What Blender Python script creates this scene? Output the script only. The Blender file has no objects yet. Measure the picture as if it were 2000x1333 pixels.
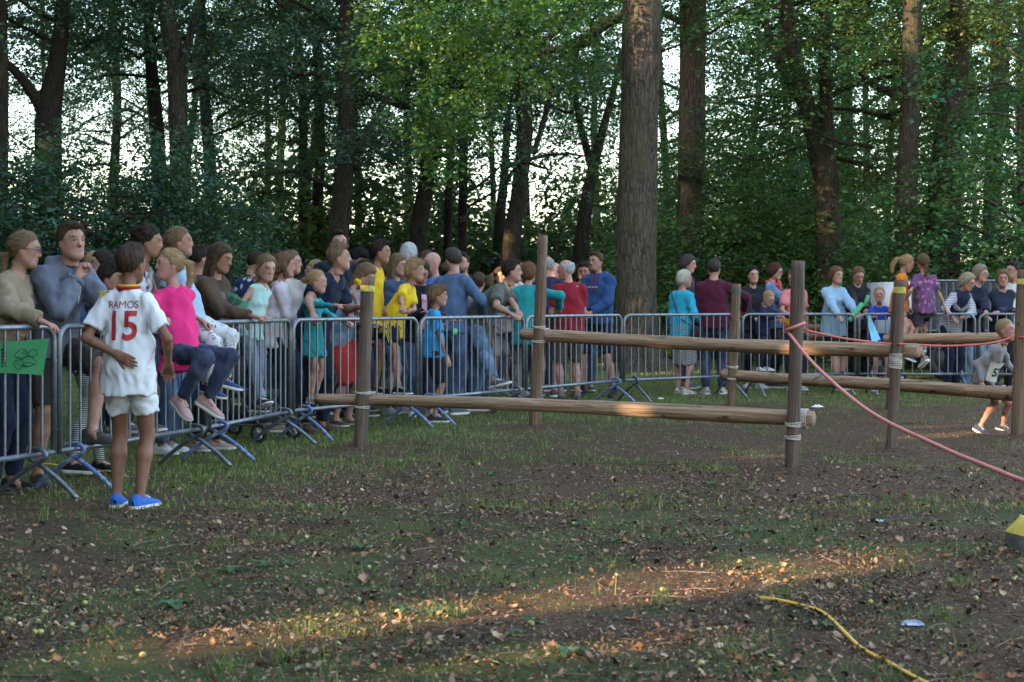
import bpy, bmesh, math, random
import numpy as np
from mathutils import Vector, Matrix

random.seed(7)
rng = np.random.default_rng(7)
scene = bpy.context.scene
COL = scene.collection
R = math.radians

# ------------------------------------------------------------------ camera
F, HZ, CH = 3000.0, 591.0, 1.23          # focal length in photo pixels, horizon row, eye height in metres
cam_d = bpy.data.cameras.new('camera')
cam_d.sensor_width = 36.0
cam_d.lens = F / 2000.0 * 36.0
cam_d.shift_y = -(666.5 - HZ) / 2000.0
cam_d.clip_end = 2000.0
cam_d.dof.use_dof = True
cam_d.dof.focus_distance = 12.5
cam_d.dof.aperture_fstop = 6.3
cam = bpy.data.objects.new('camera', cam_d)
COL.objects.link(cam)
cam.location = (0, 0, CH)
cam.rotation_euler = (R(90), 0, 0)
scene.camera = cam

# ------------------------------------------------------------------ sky, sun, exposure
SUN_TO = np.array([-0.86, -0.50, 0.25]); SUN_TO /= np.linalg.norm(SUN_TO)
SUN_EL = math.asin(SUN_TO[2])
world = bpy.data.worlds.new('World'); scene.world = world
world.use_nodes = True
wn = world.node_tree
bg = wn.nodes['Background']
sky = wn.nodes.new('ShaderNodeTexSky')
sky.sky_type = 'NISHITA'; sky.sun_disc = False
sky.sun_elevation = SUN_EL
sky.sun_rotation = math.atan2(SUN_TO[0], SUN_TO[1])
sky.air_density = 1.0; sky.dust_density = 3.0; sky.ozone_density = 0.5
wn.links.new(sky.outputs[0], bg.inputs[0])
bg.inputs[1].default_value = 0.15
sun_d = bpy.data.lights.new('sun', 'SUN')
sun_d.energy = 2.1; sun_d.angle = R(0.5); sun_d.color = (1.0, 0.74, 0.46)
sun = bpy.data.objects.new('sun', sun_d); COL.objects.link(sun)
sun.rotation_euler = Vector(SUN_TO).to_track_quat('Z', 'Y').to_euler()
vs = scene.view_settings
vs.view_transform = 'Standard'; vs.look = 'None'; vs.gamma = 1.0
vs.use_curve_mapping = False
vs.exposure = 3.2
scene.cycles.use_denoising = True
try: scene.cycles.denoiser = 'OPENIMAGEDENOISE'
except Exception: pass
scene.cycles.max_bounces = 6
scene.cycles.diffuse_bounces = 3
scene.cycles.transmission_bounces = 3
scene.cycles.transparent_max_bounces = 4
scene.cycles.caustics_reflective = False
scene.cycles.caustics_refractive = False

# ------------------------------------------------------------------ small helpers
def gx(px, Y): return (px - 1000.0) / F * Y
def gz(py, Y): return CH - (py - HZ) / F * Y
def gy(py): return F * CH / (py - HZ)
def W(px, py, Y): return np.array([gx(px, Y), Y, gz(py, Y)])

def tag(o, label=None, cat=None, group=None, kind=None):
    if label: o['label'] = label
    if cat: o['category'] = cat
    if group: o['group'] = group
    if kind: o['kind'] = kind
    return o

def empty(name, loc=(0, 0, 0), rz=0.0):
    o = bpy.data.objects.new(name, None); COL.objects.link(o)
    o.location = loc; o.rotation_euler = (0, 0, rz); o.empty_display_size = 0.1
    return o

def np_mesh(name, V, Q, mats=(), smooth=True, cols=None, midx=None):
    """V (n,3); Q list of (m,k) index arrays (k = 3 or 4)."""
    if isinstance(Q, np.ndarray): Q = [Q]
    Q = [q for q in Q if len(q)]
    me = bpy.data.meshes.new(name)
    V = np.ascontiguousarray(V, dtype=np.float32)
    me.vertices.add(len(V)); me.vertices.foreach_set('co', V.ravel())
    nl = sum(q.size for q in Q); npoly = sum(len(q) for q in Q)
    me.loops.add(nl); me.polygons.add(npoly)
    me.loops.foreach_set('vertex_index', np.concatenate([q.ravel() for q in Q]).astype(np.int32))
    tot = np.concatenate([np.full(len(q), q.shape[1]) for q in Q]).astype(np.int32)
    st = np.concatenate([[0], np.cumsum(tot)[:-1]]).astype(np.int32)
    me.polygons.foreach_set('loop_start', st)
    me.polygons.foreach_set('loop_total', tot)
    if smooth: me.polygons.foreach_set('use_smooth', np.ones(npoly, dtype=bool))
    for m in mats: me.materials.append(m)
    if midx is not None: me.polygons.foreach_set('material_index', np.asarray(midx, dtype=np.int32))
    if cols is not None:
        a = me.color_attributes.new('Col', 'FLOAT_COLOR', 'POINT')
        c = np.ones((len(V), 4), dtype=np.float32); c[:, :3] = cols
        a.data.foreach_set('color', c.ravel())
    me.update(calc_edges=True); me.validate()
    return me

def add(name, me, parent=None, loc=None, rot=None, scale=None):
    o = bpy.data.objects.new(name, me); COL.objects.link(o)
    if parent is not None: o.parent = parent
    if loc is not None: o.location = loc
    if rot is not None: o.rotation_euler = rot
    if scale is not None: o.scale = scale if hasattr(scale, '__len__') else (scale,) * 3
    return o

class MB:
    """collects vertices and quads / triangles of one piece"""
    def __init__(s): s.V = []; s.Q = []; s.T = []; s.n = 0; s.C = []
    def put(s, V, Q=None, T=None, col=None):
        V = np.asarray(V, float)
        if Q is not None and len(Q): s.Q.append(np.asarray(Q, int) + s.n)
        if T is not None and len(T): s.T.append(np.asarray(T, int) + s.n)
        s.V.append(V); s.n += len(V)
        if col is not None: s.C.append(np.broadcast_to(np.asarray(col, float), (len(V), 3)))
        return s
    def mesh(s, name, mat, smooth=True):
        Q = []
        if s.Q: Q.append(np.concatenate(s.Q))
        if s.T: Q.append(np.concatenate(s.T))
        return np_mesh(name, np.concatenate(s.V), Q, [mat] if mat else [], smooth,
                       np.concatenate(s.C) if s.C else None)
    def obj(s, name, mat, parent=None, smooth=True, **k): return add(name, s.mesh(name, mat, smooth), parent, **k)
    def tube(s, P, rad, n=10, caps=True, col=None, closed=False, squash=None):
        V, Q, T = tube(P, rad, n, caps, closed)
        return s.put(V, Q, T, col)
    def box(s, c, d, rot=None, col=None):
        c = np.array(c, float); d = np.array(d, float) / 2
        v = np.array([[x, y, z] for x in (-1, 1) for y in (-1, 1) for z in (-1, 1)], float) * d
        if rot is not None: v = v @ np.array(rot).T
        return s.put(v + c, [[0, 1, 3, 2], [4, 6, 7, 5], [0, 4, 5, 1], [2, 3, 7, 6], [0, 2, 6, 4], [1, 5, 7, 3]], None, col)

def nrm(v):
    v = np.asarray(v, float); return v / (np.linalg.norm(v) + 1e-12)

def tube(P, rad, n=10, caps=True, closed=False):
    P = np.asarray(P, float); m = len(P)
    rad = np.broadcast_to(np.asarray(rad, float), (m,))
    if closed: T = np.roll(P, -1, 0) - np.roll(P, 1, 0)
    else: T = np.gradient(P, axis=0)
    T /= np.linalg.norm(T, axis=1)[:, None] + 1e-12
    up = np.array([0, 0, 1.0]) if abs(T[0][2]) < 0.9 else np.array([1.0, 0, 0])
    u = nrm(np.cross(up, T[0])); U = [u]
    for i in range(1, m):
        u = U[-1] - T[i] * np.dot(U[-1], T[i]); U.append(nrm(u))
    U = np.array(U); Wv = np.cross(T, U)
    a = np.linspace(0, 2 * np.pi, n, endpoint=False)
    V = P[:, None] + rad[:, None, None] * (U[:, None] * np.cos(a)[None, :, None] + Wv[:, None] * np.sin(a)[None, :, None])
    V = V.reshape(-1, 3)
    i = np.arange(m if closed else m - 1)[:, None]; j = np.arange(n)[None]
    i2 = (i + 1) % m; j2 = (j + 1) % n
    Q = np.stack([i * n + j, i * n + j2, i2 * n + j2, i2 * n + j], -1).reshape(-1, 4)
    Tt = []
    if caps and not closed:
        k = len(V); V = np.concatenate([V, P[:1], P[-1:]])
        jj = np.arange(n); j2 = (jj + 1) % n
        Tt = np.concatenate([np.stack([np.full(n, k), j2, jj], 1),
                             np.stack([np.full(n, k + 1), (m - 1) * n + jj, (m - 1) * n + j2], 1)])
    return V, Q, Tt

def spline(P, n):
    """Catmull-Rom through the rows of P (any number of columns)"""
    P = np.asarray(P, float); m = len(P)
    t = np.linspace(0, m - 1, n); i = np.minimum(t.astype(int), m - 2); f = (t - i)[:, None]
    p0 = P[np.maximum(i - 1, 0)]; p1 = P[i]; p2 = P[i + 1]; p3 = P[np.minimum(i + 2, m - 1)]
    return 0.5 * (2 * p1 + (p2 - p0) * f + (2 * p0 - 5 * p1 + 4 * p2 - p3) * f ** 2 + (3 * p1 - p0 - 3 * p2 + p3) * f ** 3)

def hash2(ix, iy, seed):
    h = (ix.astype(np.int64) * 374761393 + iy.astype(np.int64) * 668265263 + seed * 974634781) & 0xffffffff
    h = ((h ^ (h >> 13)) * 1274126177) & 0xffffffff
    return ((h ^ (h >> 16)) & 0xffffff) / float(0xffffff)

def vnoise(x, y, seed=0):
    x = np.asarray(x, float); y = np.asarray(y, float)
    ix = np.floor(x); iy = np.floor(y); fx = x - ix; fy = y - iy
    fx = fx * fx * (3 - 2 * fx); fy = fy * fy * (3 - 2 * fy)
    a = hash2(ix, iy, seed); b = hash2(ix + 1, iy, seed); c = hash2(ix, iy + 1, seed); d = hash2(ix + 1, iy + 1, seed)
    return (a * (1 - fx) + b * fx) * (1 - fy) + (c * (1 - fx) + d * fx) * fy

def fbm(x, y, seed=0, o=3):
    s = 0; a = 0.5; t = 0
    for k in range(o):
        s = s + a * vnoise(x * 2 ** k, y * 2 ** k, seed + k * 17); t += a; a *= 0.5
    return s / t

# ------------------------------------------------------------------ materials
def new_mat(name):
    m = bpy.data.materials.new(name); m.use_nodes = True
    nt = m.node_tree; b = nt.nodes['Principled BSDF']
    return m, nt, b
def nd(nt, t, **k):
    n = nt.nodes.new(t)
    for a, v in k.items(): setattr(n, a, v)
    return n
def ramp(nt, fac, stops):
    r = nd(nt, 'ShaderNodeValToRGB'); e = r.color_ramp.elements
    while len(e) < len(stops): e.new(0.5)
    for i, (p, c) in enumerate(stops):
        e[i].position = p; e[i].color = (*c, 1) if len(c) == 3 else c
    nt.links.new(fac, r.inputs[0]); return r.outputs[0]
def noise(nt, vec, scale, detail=4, rough=0.6, dist=0.0):
    n = nd(nt, 'ShaderNodeTexNoise'); n.inputs['Scale'].default_value = scale
    n.inputs['Detail'].default_value = detail; n.inputs['Roughness'].default_value = rough
    n.inputs['Distortion'].default_value = dist
    if vec is not None: nt.links.new(vec, n.inputs['Vector'])
    return n.outputs['Fac']
def mapping(nt, vec, scale=(1, 1, 1), rot=(0, 0, 0)):
    m = nd(nt, 'ShaderNodeMapping'); m.inputs['Scale'].default_value = scale; m.inputs['Rotation'].default_value = rot
    nt.links.new(vec, m.inputs['Vector']); return m.outputs[0]
def objco(nt): return nd(nt, 'ShaderNodeTexCoord').outputs['Object']
def bump(nt, b, h, strength=0.3, dist=0.01):
    n = nd(nt, 'ShaderNodeBump'); n.inputs['Strength'].default_value = strength; n.inputs['Distance'].default_value = dist
    nt.links.new(h, n.inputs['Height']); nt.links.new(n.outputs[0], b.inputs['Normal']); return n
def mixc(nt, fac, a, b, mode='MIX'):
    m = nd(nt, 'ShaderNodeMix', data_type='RGBA', blend_type=mode)
    if hasattr(fac, 'links') or hasattr(fac, 'is_linked'): nt.links.new(fac, m.inputs[0])
    else: m.inputs[0].default_value = fac
    for s, v in ((m.inputs[6], a), (m.inputs[7], b)):
        if hasattr(v, 'is_linked'): nt.links.new(v, s)
        else: s.default_value = (*v, 1)
    return m.outputs[2]

def simple(name, c, rough=0.6, var=0.25, scale=8.0, metal=0.0, bs=0.15, bd=0.004, bscale=60, spec=None):
    m, nt, b = new_mat(name); co = objco(nt)
    f = noise(nt, co, scale)
    c = np.array(c); lo = c * (1 - var); hi = np.minimum(c * (1 + var), 1)
    nt.links.new(ramp(nt, f, [(0.3, tuple(lo)), (0.7, tuple(hi))]), b.inputs['Base Color'])
    b.inputs['Roughness'].default_value = rough; b.inputs['Metallic'].default_value = metal
    if spec is not None: b.inputs['Specular IOR Level'].default_value = spec
    if bs: bump(nt, b, noise(nt, co, bscale, 3), bs, bd)
    return m

CLOTH = {}
def cloth(c, pattern=None, c2=None, rough=0.88, scale=1.0):
    key = (tuple(c), pattern, tuple(c2) if c2 else None, scale)
    if key in CLOTH: return CLOTH[key]
    m, nt, b = new_mat('cloth'); co = objco(nt)
    f = noise(nt, co, 9, 4)
    c = np.array(c, float) * 0.80
    col = ramp(nt, f, [(0.25, tuple(c * 0.92)), (0.75, tuple(np.minimum(c * 1.06, 1)))])
    if pattern == 'stripes':
        w = nd(nt, 'ShaderNodeTexWave', wave_type='BANDS', bands_direction='Z'); w.inputs['Scale'].default_value = 9 * scale
        nt.links.new(co, w.inputs['Vector'])
        col = mixc(nt, ramp(nt, w.outputs['Fac'], [(0.48, (0, 0, 0)), (0.55, (1, 1, 1))]), col, c2)
    elif pattern == 'dots':
        v = nd(nt, 'ShaderNodeTexVoronoi'); v.inputs['Scale'].default_value = 22 * scale; v.inputs['Randomness'].default_value = 0.5
        nt.links.new(co, v.inputs['Vector'])
        col = mixc(nt, ramp(nt, v.outputs['Distance'], [(0.26, (1, 1, 1)), (0.34, (0, 0, 0))]), col, c2)
    elif pattern == 'flecks':
        v = noise(nt, mapping(nt, co, (30 * scale, 30 * scale, 18 * scale)), 1.0, 3, 0.7)
        col = mixc(nt, ramp(nt, v, [(0.55, (0, 0, 0)), (0.62, (1, 1, 1))]), col, c2)
    elif pattern == 'check':
        v = nd(nt, 'ShaderNodeTexChecker'); v.inputs['Scale'].default_value = 48 * scale
        nt.links.new(co, v.inputs['Vector']); col = mixc(nt, v.outputs['Fac'], col, c2)
    elif pattern == 'denim':
        v = noise(nt, mapping(nt, co, (3, 3, 1.5)), 2.2, 3)
        col = mixc(nt, ramp(nt, v, [(0.42, (0, 0, 0)), (0.68, (1, 1, 1))]), col, c2 if c2 else tuple(np.minimum(c * 1.9 + 0.02, 1)))
    nt.links.new(col, b.inputs['Base Color'])
    b.inputs['Roughness'].default_value = rough
    b.inputs['Sheen Weight'].default_value = 0.05; b.inputs['Specular IOR Level'].default_value = 0.15
    rn = nd(nt, 'ShaderNodeTexNoise', noise_type='RIDGED_MULTIFRACTAL'); nt.links.new(mapping(nt, co, (1, 1, 0.45), (0.35, 0.25, 0)), rn.inputs['Vector'])
    rn.inputs['Scale'].default_value = 6.5; rn.inputs['Detail'].default_value = 1.5; rn.inputs['Roughness'].default_value = 0.4; rn.inputs['Distortion'].default_value = 0.9
    bump(nt, b, rn.outputs['Fac'], 0.8, 0.042)
    CLOTH[key] = m; return m

def attr_mat(name, rough=0.8, transl=0.0, bs=0.0, tint=(1, 1, 1), var=0.0, spec=0.3):
    m, nt, b = new_mat(name)
    a = nd(nt, 'ShaderNodeVertexColor', layer_name='Col')
    col = a.outputs[0]
    if tint != (1, 1, 1): col = mixc(nt, 1.0, col, tint, 'MULTIPLY')
    nt.links.new(col, b.inputs['Base Color']); b.inputs['Roughness'].default_value = rough
    b.inputs['Specular IOR Level'].default_value = spec
    if bs: bump(nt, b, noise(nt, objco(nt), 60, 3), bs, 0.004)
    if transl:
        out = nt.nodes['Material Output']; t = nd(nt, 'ShaderNodeBsdfTranslucent'); mx = nd(nt, 'ShaderNodeMixShader')
        tc = mixc(nt, 1.0, col, (1.25, 1.35, 0.55), 'MULTIPLY')
        nt.links.new(tc, t.inputs[0]); mx.inputs[0].default_value = transl
        nt.links.new(b.outputs[0], mx.inputs[1]); nt.links.new(t.outputs[0], mx.inputs[2]); nt.links.new(mx.outputs[0], out.inputs[0])
    return m

def bark_mat(name, dark, light, sc=1.0):
    m, nt, b = new_mat(name); co = objco(nt)
    v = mapping(nt, co, (19 * sc, 19 * sc, 4.2 * sc))
    f = noise(nt, v, 1.0, 6, 0.66, 1.1)
    vo = nd(nt, 'ShaderNodeTexVoronoi', feature='DISTANCE_TO_EDGE'); vo.inputs['Scale'].default_value = 1.0
    wv = nd(nt, 'ShaderNodeVectorMath', operation='ADD'); nt.links.new(mapping(nt, co, (15 * sc, 15 * sc, 2.6 * sc)), wv.inputs[0])
    nz = nd(nt, 'ShaderNodeTexNoise'); nz.inputs['Scale'].default_value = 7; nt.links.new(co, nz.inputs['Vector']); nt.links.new(nz.outputs['Color'], wv.inputs[1]); nt.links.new(wv.outputs[0], vo.inputs['Vector'])
    crack = ramp(nt, vo.outputs['Distance'], [(0.0, (0, 0, 0)), (0.22, (1, 1, 1))])
    fm = nd(nt, 'ShaderNodeMath', operation='MULTIPLY'); nt.links.new(f, fm.inputs[0])
    sepc = nd(nt, 'ShaderNodeSeparateColor'); nt.links.new(crack, sepc.inputs[0]); ma = nd(nt, 'ShaderNodeMath', operation='MULTIPLY_ADD'); nt.links.new(sepc.outputs[0], ma.inputs[0]); ma.inputs[1].default_value = 0.45; ma.inputs[2].default_value = 0.62; nt.links.new(ma.outputs[0], fm.inputs[1]); f = fm.outputs[0]
    f2 = noise(nt, co, 1.3, 4)
    col = ramp(nt, f, [(0.30, dark), (0.62, light)])
    col = mixc(nt, ramp(nt, f2, [(0.45, (0, 0, 0)), (0.75, (1, 1, 1))]), col, tuple(np.array(light) * np.array([0.62, 0.72, 0.5])))
    nt.links.new(col, b.inputs['Base Color']); b.inputs['Roughness'].default_value = 0.95
    b.inputs['Specular IOR Level'].default_value = 0.15
    bump(nt, b, f, 1.0, 0.05)
    return m
BARK_OAK = bark_mat('oak_bark', (0.036, 0.028, 0.022), (0.135, 0.106, 0.084))
BARK_BEECH = bark_mat('beech_bark', (0.06, 0.05, 0.04), (0.13, 0.11, 0.09), 0.5)
BARK_DARK = bark_mat('dark_bark', (0.03, 0.024, 0.02), (0.085, 0.066, 0.05))
LEAF = attr_mat('leaf', 0.5, 0.36, spec=0.4)
LITTER = attr_mat('dead_leaf', 0.8, 0.0)
GRASS = attr_mat('grass_blade', 0.6, 0.25)
# ================================================================== the setting
# barrier line on the ground (left near to right far)
BL = [(-3.62, 7.85), (-2.90, 9.78), (-2.31, 11.66), (-1.93, 13.42), (-0.92, 15.15), (0.14, 16.85), (1.345, 18.72), (2.97, 19.95), (4.58, 20.4), (6.16, 20.35), (7.9, 20.0)]
BLa = np.array(BL)
POSTS = [(705, 880), (1044, 835), (1545, 922), (1428, 797), (1740, 882), (1988, 857)]

def side_of_line(x, y):
    """signed distance to the barrier line, positive behind it (the crowd's side)"""
    best = np.full(np.shape(x), 1e9); sg = np.zeros(np.shape(x))
    ext = [(-12.0, -14.0)] + BL + [(30.0, 18.0)]
    for (ax, ay), (bx, by) in zip(ext[:-1], ext[1:]):
        dx, dy = bx - ax, by - ay; L2 = dx * dx + dy * dy
        t = np.clip(((x - ax) * dx + (y - ay) * dy) / L2, 0, 1)
        ex = x - ax - t * dx; ey = y - ay - t * dy
        d = np.hypot(ex, ey); c = dx * (y - ay) - dy * (x - ax)
        u = d < best; best = np.where(u, d, best); sg = np.where(u, np.sign(c), sg)
    return best * sg

def gheight(x, y):
    h = 0.030 * (fbm(x * 0.9, y * 0.9, 3) - 0.5) + 0.022 * (fbm(x * 3.1, y * 3.1, 9) - 0.5) + 0.02 * (vnoise(x * 8.5, y * 8.5, 21) - 0.5)
    for px, py in POSTS:
        Y = gy(py); X = gx(px, Y)
        h = h + 0.035 * np.exp(-((x - X) ** 2 + (y - Y) ** 2) / 0.06)
    return h

def greenness(x, y):
    s = side_of_line(x, y)
    n1 = fbm(x * 0.8, y * 0.8, 41, 4); n2 = fbm(x * 2.6, y * 2.6, 55, 3)
    g = np.clip((n1 * 0.55 + n2 * 0.45 - 0.47) * 4.0, 0, 1) * 0.55
    front = np.clip(1.0 + (s + 0.15) / 3.3, 0, 1) ** 1.4
    g = np.maximum(g, front * (0.45 + 0.75 * (n2 - 0.2)))
    g = np.where(s > 0, np.clip(0.62 + 0.7 * (n2 - 0.5), 0.2, 1), g)
    # bare worn strip close to the first panels, where people stand and round the posts
    g = np.maximum(g * np.clip((y - 8.2) / 3.4, 0.35, 1.0), np.clip((n1 * 0.4 + n2 * 0.6 - 0.42) * 3.2, 0, 0.62) * np.clip((10.5 - y) / 2, 0, 1))
    for px, py in POSTS:
        Y = gy(py); X = gx(px, Y)
        g = g * (1 - 0.85 * np.exp(-((x - X) ** 2 / 0.35 + (y - Y) ** 2 / 0.30)))
    return np.clip(g, 0, 1)

def axis(lo, hi, step, far0, far1):
    mid = np.arange(lo, hi, step)
    a = lo - np.geomspace(step, lo - far0, 26)[::-1]; b = mid[-1] + np.geomspace(step, far1 - mid[-1], 34)
    return np.concatenate([a, mid, b])
gxs = axis(-6.0, 7.0, 0.085, -420, 420); gys = axis(4.3, 23.0, 0.09, -160, 700)
GXX, GYY = np.meshgrid(gxs, gys)
near = np.clip((40 - np.hypot(GXX, GYY)) / 15, 0, 1)
GZZ = gheight(GXX, GYY) * near
nx_, ny_ = len(gxs), len(gys)
gi = (np.arange(ny_ - 1)[:, None] * nx_ + np.arange(nx_ - 1)[None]).ravel()
gme = np_mesh('ground', np.stack([GXX, GYY, GZZ], -1).reshape(-1, 3), np.stack([gi, gi + 1, gi + 1 + nx_, gi + nx_], 1))
ga = gme.attributes.new('green', 'FLOAT', 'POINT')
ga.data.foreach_set('value', greenness(GXX, GYY).ravel().astype(np.float32))
def ground_mat():
    m, nt, b = new_mat('forest_floor')
    pos = nd(nt, 'ShaderNodeNewGeometry').outputs['Position']
    a = nd(nt, 'ShaderNodeAttribute', attribute_name='green').outputs['Fac']
    n1 = noise(nt, pos, 2.2, 6, 0.65); n2 = noise(nt, pos, 34, 6, 0.78); n3 = noise(nt, pos, 110, 3, 0.7)
    soil = ramp(nt, n1, [(0.3, (0.072, 0.041, 0.022)), (0.5, (0.128, 0.077, 0.043)), (0.72, (0.195, 0.123, 0.071))])
    crumb = ramp(nt, n2, [(0.38, (0.027, 0.015, 0.008)), (0.54, (0.128, 0.076, 0.042)), (0.68, (0.33, 0.22, 0.13))])
    soil = mixc(nt, 0.7, soil, crumb)
    grass = ramp(nt, n2, [(0.3, (0.042, 0.060, 0.018)), (0.55, (0.095, 0.130, 0.036)), (0.75, (0.16, 0.185, 0.065))])
    moss = ramp(nt, n1, [(0.4, (0.068, 0.062, 0.026)), (0.7, (0.13, 0.112, 0.045))])
    mm = nd(nt, 'ShaderNodeMath', operation='ADD'); nt.links.new(a, mm.inputs[0])
    sub = nd(nt, 'ShaderNodeMath', operation='MULTIPLY_ADD'); nt.links.new(n2, sub.inputs[0]); sub.inputs[1].default_value = 1.3; sub.inputs[2].default_value = -0.65
    nt.links.new(sub.outputs[0], mm.inputs[1])
    f1 = ramp(nt, mm.outputs[0], [(0.10, (0, 0, 0)), (0.40, (1, 1, 1))]); f2 = ramp(nt, mm.outputs[0], [(0.42, (0, 0, 0)), (0.80, (1, 1, 1))])
    col = mixc(nt, f1, soil, moss); col = mixc(nt, f2, col, grass)
    nt.links.new(col, b.inputs['Base Color']); b.inputs['Roughness'].default_value = 0.95
    b.inputs['Specular IOR Level'].default_value = 0.15
    ad = nd(nt, 'ShaderNodeMath', operation='ADD'); nt.links.new(n2, ad.inputs[0]); nt.links.new(n3, ad.inputs[1])
    bump(nt, b, ad.outputs[0], 0.9, 0.03)
    return m
gme.materials.append(ground_mat())
ground = tag(add('ground', gme), kind='structure')

# ------------------------------------------------------------------ leaf litter, grass, weeds
def frustum_pts(n, y0, y1, seed, power=1.0, margin=1.12):
    r = np.random.default_rng(seed)
    # density falls with distance (even in the picture)
    u = r.random(n); k = power
    Y = (y0 ** (1 - k) + u * (y1 ** (1 - k) - y0 ** (1 - k))) ** (1 / (1 - k)) if abs(k - 1) > 1e-3 else y0 * (y1 / y0) ** u
    X = (r.random(n) * 2 - 1) * Y / 3.0 * margin
    return X, Y, r

def litter():
    r0 = np.random.default_rng(5)
    VV, QQ, CC = [], [], []; base = 0
    pal = np.array([[0.20, 0.108, 0.058], [0.30, 0.185, 0.108], [0.095, 0.051, 0.029], [0.27, 0.118, 0.050], [0.21, 0.138, 0.088], [0.37, 0.25, 0.15], [0.044, 0.025, 0.016], [0.055, 0.031, 0.019], [0.13, 0.072, 0.038]])
    for n, y0, y1, s0, s1, prof in ((14000, 4.6, 11.5, 0.013, 0.042, 1), (72000, 4.8, 19.0, 0.012, 0.031, 0), (120000, 4.6, 17.0, 0.008, 0.019, 0)):
        X, Y, r = frustum_pts(n, y0, y1, int(r0.integers(1e6)), 0.6)
        keep = r.random(n) < np.clip(0.40 + 1.5 * (fbm(X * 1.5, Y * 1.5, 77, 3) - 0.35), 0.12, 1) * np.clip((18 - Y) / 7.0, 0.6, 1) * np.where(side_of_line(X, Y) > -0.3, 0.22, np.where(side_of_line(X, Y) > -1.2, 0.55, 1.0))
        X = X[keep]; Y = Y[keep]; n = len(X)
        L = s0 + (s1 - s0) * r.random(n) ** 2.4; Wd = L * (0.30 + 0.25 * r.random(n))
        az = r.random(n) * 2 * np.pi; tilt = r.normal(0, 0.45, n); roll = r.normal(0, 0.5, n)
        d = np.stack([np.cos(az) * np.cos(tilt), np.sin(az) * np.cos(tilt), np.sin(tilt)], 1)
        s = np.stack([-np.sin(az) * np.cos(roll), np.cos(az) * np.cos(roll), np.sin(roll)], 1)
        nn = np.cross(d, s); c = np.stack([X, Y, gheight(X, Y) + 0.006 + 0.012 * r.random(n) + L * 0.25 * np.abs(np.sin(tilt))], 1)
        curl = (r.random(n) * 0.5 - 0.1) * L
        if prof:   # lobed outline: 5 stations, both sides and a mid rib
            st = np.array([-0.5, -0.22, 0.0, 0.22, 0.5]); wd = np.array([0.12, 0.85, 0.62, 1.0, 0.15]); cz = np.array([0.5, 0.1, 0, 0.12, 0.6])
            rows = []
            for a, w, z in zip(st, wd, cz):
                p = c + d * (a * L)[:, None] + nn * (z * curl)[:, None]
                rows += [p - s * (w * Wd)[:, None] + nn * (0.35 * curl)[:, None], p, p + s * (w * Wd)[:, None] + nn * (0.35 * curl)[:, None]]
            V = np.stack(rows, 1).reshape(-1, 3); k = 15
            q = np.array([[3 * i + j, 3 * i + j + 1, 3 * i + j + 4, 3 * i + j + 3] for i in range(4) for j in range(2)])
        else:
            V = np.stack([c - d * (L / 2)[:, None], c + s * Wd[:, None] * 0.5 + nn * (0.4 * curl)[:, None], c + d * (L / 2)[:, None] + nn * curl[:, None] * 0.3, c - s * Wd[:, None] * 0.5 + nn * (0.4 * curl)[:, None]], 1).reshape(-1, 3); k = 4
            q = np.array([[0, 1, 2, 3]])
        Q = (q[None] + (np.arange(n) * k)[:, None, None]).reshape(-1, 4)
        col = pal[r.integers(0, len(pal), n)] * (0.65 + 0.6 * r.random(n))[:, None]
        VV.append(V); QQ.append(Q + base); CC.append(np.repeat(col, k, 0)); base += len(V)
    me = np_mesh('leaf_litter', np.concatenate(VV), np.concatenate(QQ), [LITTER], True, np.concatenate(CC))
    tag(add('leaf_litter', me), 'brown dead leaves scattered over the bare forest floor', 'leaf litter', kind='stuff')
litter()

def twigs():
    r = np.random.default_rng(15); b = MB()
    X, Y, _ = frustum_pts(520, 4.7, 13.0, 88, 0.7)
    for x, y in zip(X, Y):
        L = 0.05 + 0.22 * r.random() ** 2; a = r.random() * 6.28; z = float(gheight(np.array(x), np.array(y))) + 0.008
        p = np.array([[x, y, z], [x + math.cos(a) * L * .5 + r.normal(0, .01), y + math.sin(a) * L * .5, z + 0.006 * r.random()], [x + math.cos(a + .2) * L, y + math.sin(a + .2) * L, z]])
        b.tube(p, [0.0035, 0.003, 0.0018], 4, False, np.array([0.13, 0.095, 0.07]) * (0.5 + r.random()))
    tag(b.obj('twigs', LITTER), 'thin broken twigs strewn over the leaf litter', 'twigs', kind='stuff')
twigs()

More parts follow.
